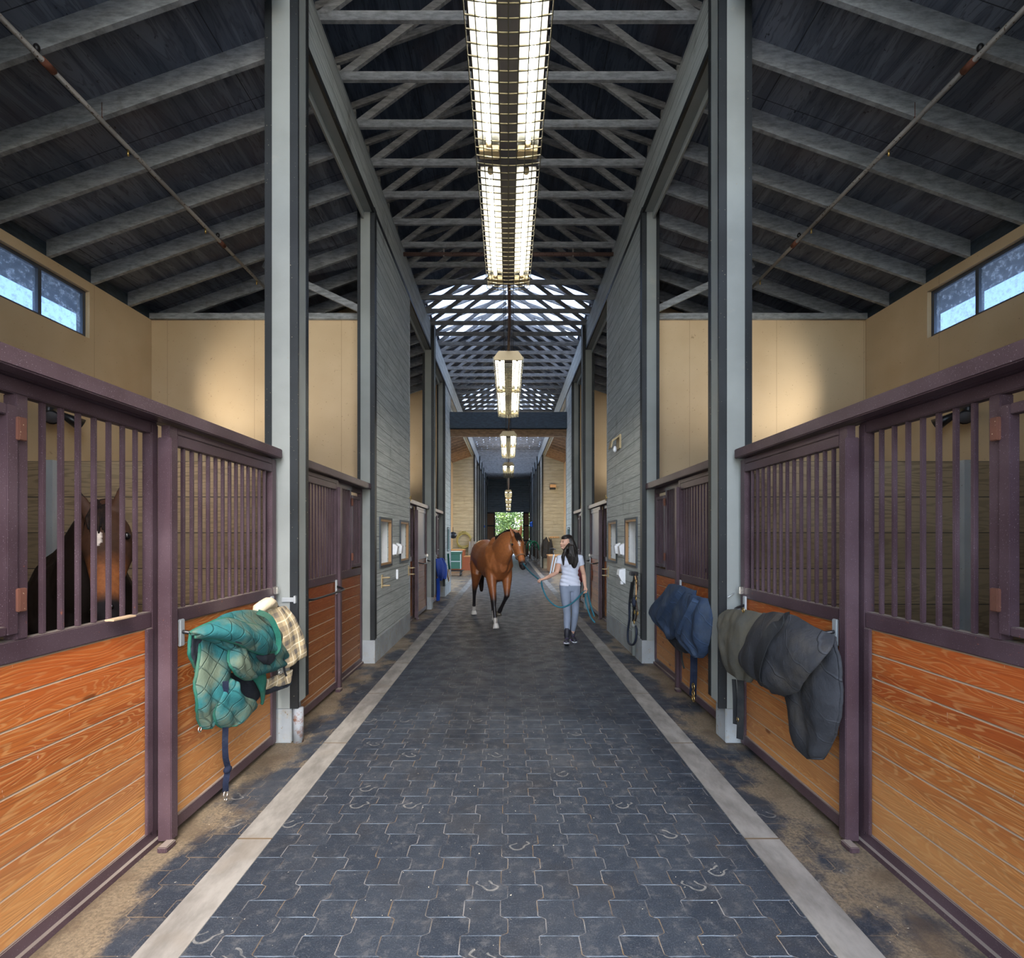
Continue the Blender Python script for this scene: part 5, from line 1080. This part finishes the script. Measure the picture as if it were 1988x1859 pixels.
shoe(AA,Vector((.862,7.66,.055)),Vector((.892,7.87,.0)),0,'shoe_black'); shoe(AB,Vector((1.03,7.99,.0)),Vector((1.015,8.20,.0)),0,'shoe_black')
# face details and hair
for s in (-1,1):
    bm=NB(); ball(bm,hc+fdir*.080+side*s*.030+U*.008,(.010,.010,.006),8); obj('eye',bm,'eye_dark',t,True)
    bm=NB(); beam(bm,hc+fdir*.083+side*s*.016+U*.028,hc+fdir*.076+side*s*.044+U*.030,.006,.005); obj('eyebrow',bm,'hair',t)
bm=NB(); loft(bm,[hc+fdir*.092-U*.052+side*.018,hc+fdir*.098-U*.055,hc+fdir*.092-U*.052-side*.018],[(.005,.004),(.006,.006),(.005,.004)],8); obj('mouth',bm,'lips',t,True)
bm=NB(); hb=-fdir
ball(bm,hc+hb*.045+U*.032,(.090,.096,.090),18); ball(bm,hc+hb*.005+U*.062,(.078,.082,.055),14); ball(bm,hc-side*.062+hb*.038+U*.0,(.054,.048,.075),12); ball(bm,hc+side*.070+hb*.045+U*.0,(.045,.040,.065),12)
loft(bm,[hc+hb*.05+U*.02,hc+hb*.085-U*.06,g3(1111,1076,8.06),g3(1114,1090,8.0),g3(1115,1101,7.99)],[(.085,.080),(.090,.070),(.090,.060),(.075,.045),(.03,.02)],16,up=(0,1,0))
loft(bm,[hc+side*.07+hb*.01+U*.03,hc+side*.085+hb*.01-U*.05,g3(1104,1082,7.99),g3(1106,1095,7.975)],[(.03,.04),(.035,.04),(.035,.025),(.012,.012)],10,up=(0,1,0))
loft(bm,[hc-side*.06+hb*.075+U*.02,g3(1098,1066,8.0),g3(1093,1081,7.985),g3(1094,1097,7.975)],[(.03,.04),(.028,.03),(.032,.022),(.010,.01)],10,up=(0,1,0))
loft(bm,[hc-side*.055+hb*.045+U*.05,hc-side*.085+hb*.055-U*.02,hc-side*.095+hb*.075-U*.09,g3(1108,1080,7.965),g3(1110,1094,7.965)],[(.05,.04),(.055,.045),(.065,.045),(.07,.035),(.03,.015)],12,up=(0,1,0))
loft(bm,[g3(1109,1060,7.99),g3(1111,1080,7.97),g3(1119,1096,7.98)],[(.05,.03),(.05,.025),(.02,.012)],10,up=(0,1,0))
o=remeshed('long_hair',bm,'hair',.008,None,3); o.parent=t; o.matrix_parent_inverse=t.matrix_basis.inverted()
for v in o.data.vertices:
    c=v.co; k=.006*math.sin((c.x+c.y)*190+c.z*9)*min(1,max(0,(1.62-c.z)*3)); v.co=c+Vector((0,-k,0))
# lead rope from the halter through both hands
ringp=HW(HQ-Hd*.16-Hfn*.10); 
rope=smoothpts([ringp,ringp.lerp(H1,.5)+Vector((0,0,-.035)),H1+Vector((0,0,-.018)),g3(1053,1140,7.8),g3(1062,1160,7.76),g3(1076,1174,7.72),g3(1091,1178.5,7.70),g3(1108,1172,7.74),g3(1122,1160,7.84),H2+Vector((-.03,-.02,0)),H2+Vector((.02,-.02,.0)),g3(1143,1160,8.0),g3(1149,1182,8.0),g3(1154,1196,8.0)],6)
bm=NB(); tube(bm,rope,.0125,8); tube(bm,smoothpts([H2+Vector((0,-.01,-.01)),g3(1137,1166,8.0),g3(1141,1182,7.98),g3(1147,1198,7.96),g3(1155,1208,7.95)],6),.0125,8)
o=obj('lead_rope',bm,'rope_teal',None,True); tag(o,'teal lead rope looping from the bay horse to the woman\'s hands','rope')
bm=NB(); loft(bm,[ringp,ringp.lerp(HW(HQ-Hd*.2-Hfn*.05),.9)],[.014,.012],8); obj('snap_clip',bm,'brass',o)
# ================================================================ trees behind the doorway
def tree(x,y,h,w,seed,label):
    t=thing('tree',(x,y,0),label,'tree','trees beyond the doorway'); r=random.Random(seed)
    bm=NB(); loft(bm,[(x,y,-.05),(x+.1,y,h*.3),(x,y,h*.6)],[.16,.12,.06],10); obj('trunk',bm,'bark',t,True)
    bm=NB()
    for i in range(6500):
        a=r.uniform(0,2*PI); e=math.acos(r.uniform(-1,1)); q=r.uniform(.55,1)**.5
        lump=1+.28*mnoise.noise(Vector((math.cos(a)*2+seed,math.sin(a)*2,e*2)))
        c=Vector((x+w*q*lump*math.cos(a)*math.sin(e),y+w*.7*q*lump*math.sin(a)*math.sin(e),h*.52+h*.5*q*lump*math.cos(e)))
        n=Vector((r.gauss(0,1),r.gauss(0,1),r.gauss(0,1))).normalized(); s=n.cross(Vector((0,0,1)))
        s=s.normalized() if s.length>.01 else Vector((1,0,0)); u=s.cross(n); k=r.uniform(.07,.15)
        v=[bm.verts.new(c+s*k*aa+u*k*bb*.6) for aa,bb in ((-1,0),(0,-1),(1,0),(0,1))]; bm.faces.new(v)
    obj('foliage',bm,'leaf',t)
tree(-1.4,51.3,6.4,2.2,1,'bushy green tree seen in the left half of the far doorway'); tree(1.3,55.0,6.8,2.3,2,'bushy green tree seen in the right half of the far doorway'); tree(.1,59.6,9.0,3.2,3,'taller green tree behind the two others in the far doorway')
for i,x in enumerate((-6.6,6.6)): tree(x,53,7.5,2.7,5+i,'green tree far off to the %s beyond the doorway'%('left','right')[i])
WORLD=1.4; SUN=1.0; ADDED_SPOT=85; ADDED_ALC=80; EXPO=1.22
# ---------------------------------------------------------------- camera, world, lights
cam=bpy.data.cameras.new('camera'); co=bpy.data.objects.new('camera',cam); COL.objects.link(co)
co.location=(0,0,H); co.rotation_euler=(PI/2,0,0); cam.sensor_width=36; cam.sensor_fit='HORIZONTAL'; cam.lens=36*F/1988
cam.shift_x=(994-VX)/1988; cam.shift_y=(VY-929.5)/1988; cam.clip_start=.05; cam.clip_end=300; scene.camera=co
w=bpy.data.worlds.new('world'); scene.world=w; w.use_nodes=True; nt=w.node_tree; bg=nt.nodes['Background']
sk=nt.nodes.new('ShaderNodeTexSky'); sk.sky_type='NISHITA'; sk.sun_disc=False; sk.sun_elevation=math.radians(48); sk.sun_rotation=math.radians(160); sk.air_density=1.0; sk.dust_density=2.0; sk.ozone_density=1.5
hm=nt.nodes.new('ShaderNodeMix'); hm.data_type='RGBA'; hm.inputs[0].default_value=.6; nt.links.new(sk.outputs[0],hm.inputs[6]); hm.inputs[7].default_value=(.88,.93,1.0,1)
nt.links.new(hm.outputs[2],bg.inputs[0]); bg.inputs[1].default_value=WORLD
def lamp(name,kind,loc,rot,energy,col=(1,1,1),**kw):
    l=bpy.data.lights.new(name,kind); l.energy=energy; l.color=col
    for k,v in kw.items(): setattr(l,k,v)
    o=bpy.data.objects.new(name,l); COL.objects.link(o); o.location=loc; o.rotation_euler=rot; return o
lamp('sun','SUN',(0,-10,20),(math.radians(38),0,math.radians(8)),SUN,(1,.95,.86),angle=math.radians(1.5))
# added spots that brighten the cream walls, set at the twin lamp heads
for s,fy in ((-1,0),(1,0),(-1,7.1),(1,7.1)):
    a=Vector((s*4.78,5.82+fy,2.93)); b=Vector((s*3.35,7.2+fy,3.85)); d=(b-a)
    o=lamp('added_wall_spot','SPOT',a,(0,0,0),ADDED_SPOT*(1 if fy==0 else 1.5),(1,.93,.82),spot_size=math.radians(64),spot_blend=.9,shadow_soft_size=.06); o.rotation_euler=d.to_track_quat('-Z','Y').to_euler()
vs=scene.view_settings; vs.view_transform='Standard'; vs.look='None'; vs.gamma=1; vs.use_curve_mapping=False; vs.exposure=EXPO

for s in (-1,1): lamp('added_alcove_light','POINT',(s*2.6,24.0,3.0),(0,0,0),ADDED_ALC,(1,.80,.52),shadow_soft_size=.6)  # added warm light for the crossing, set beside the assumed lamps
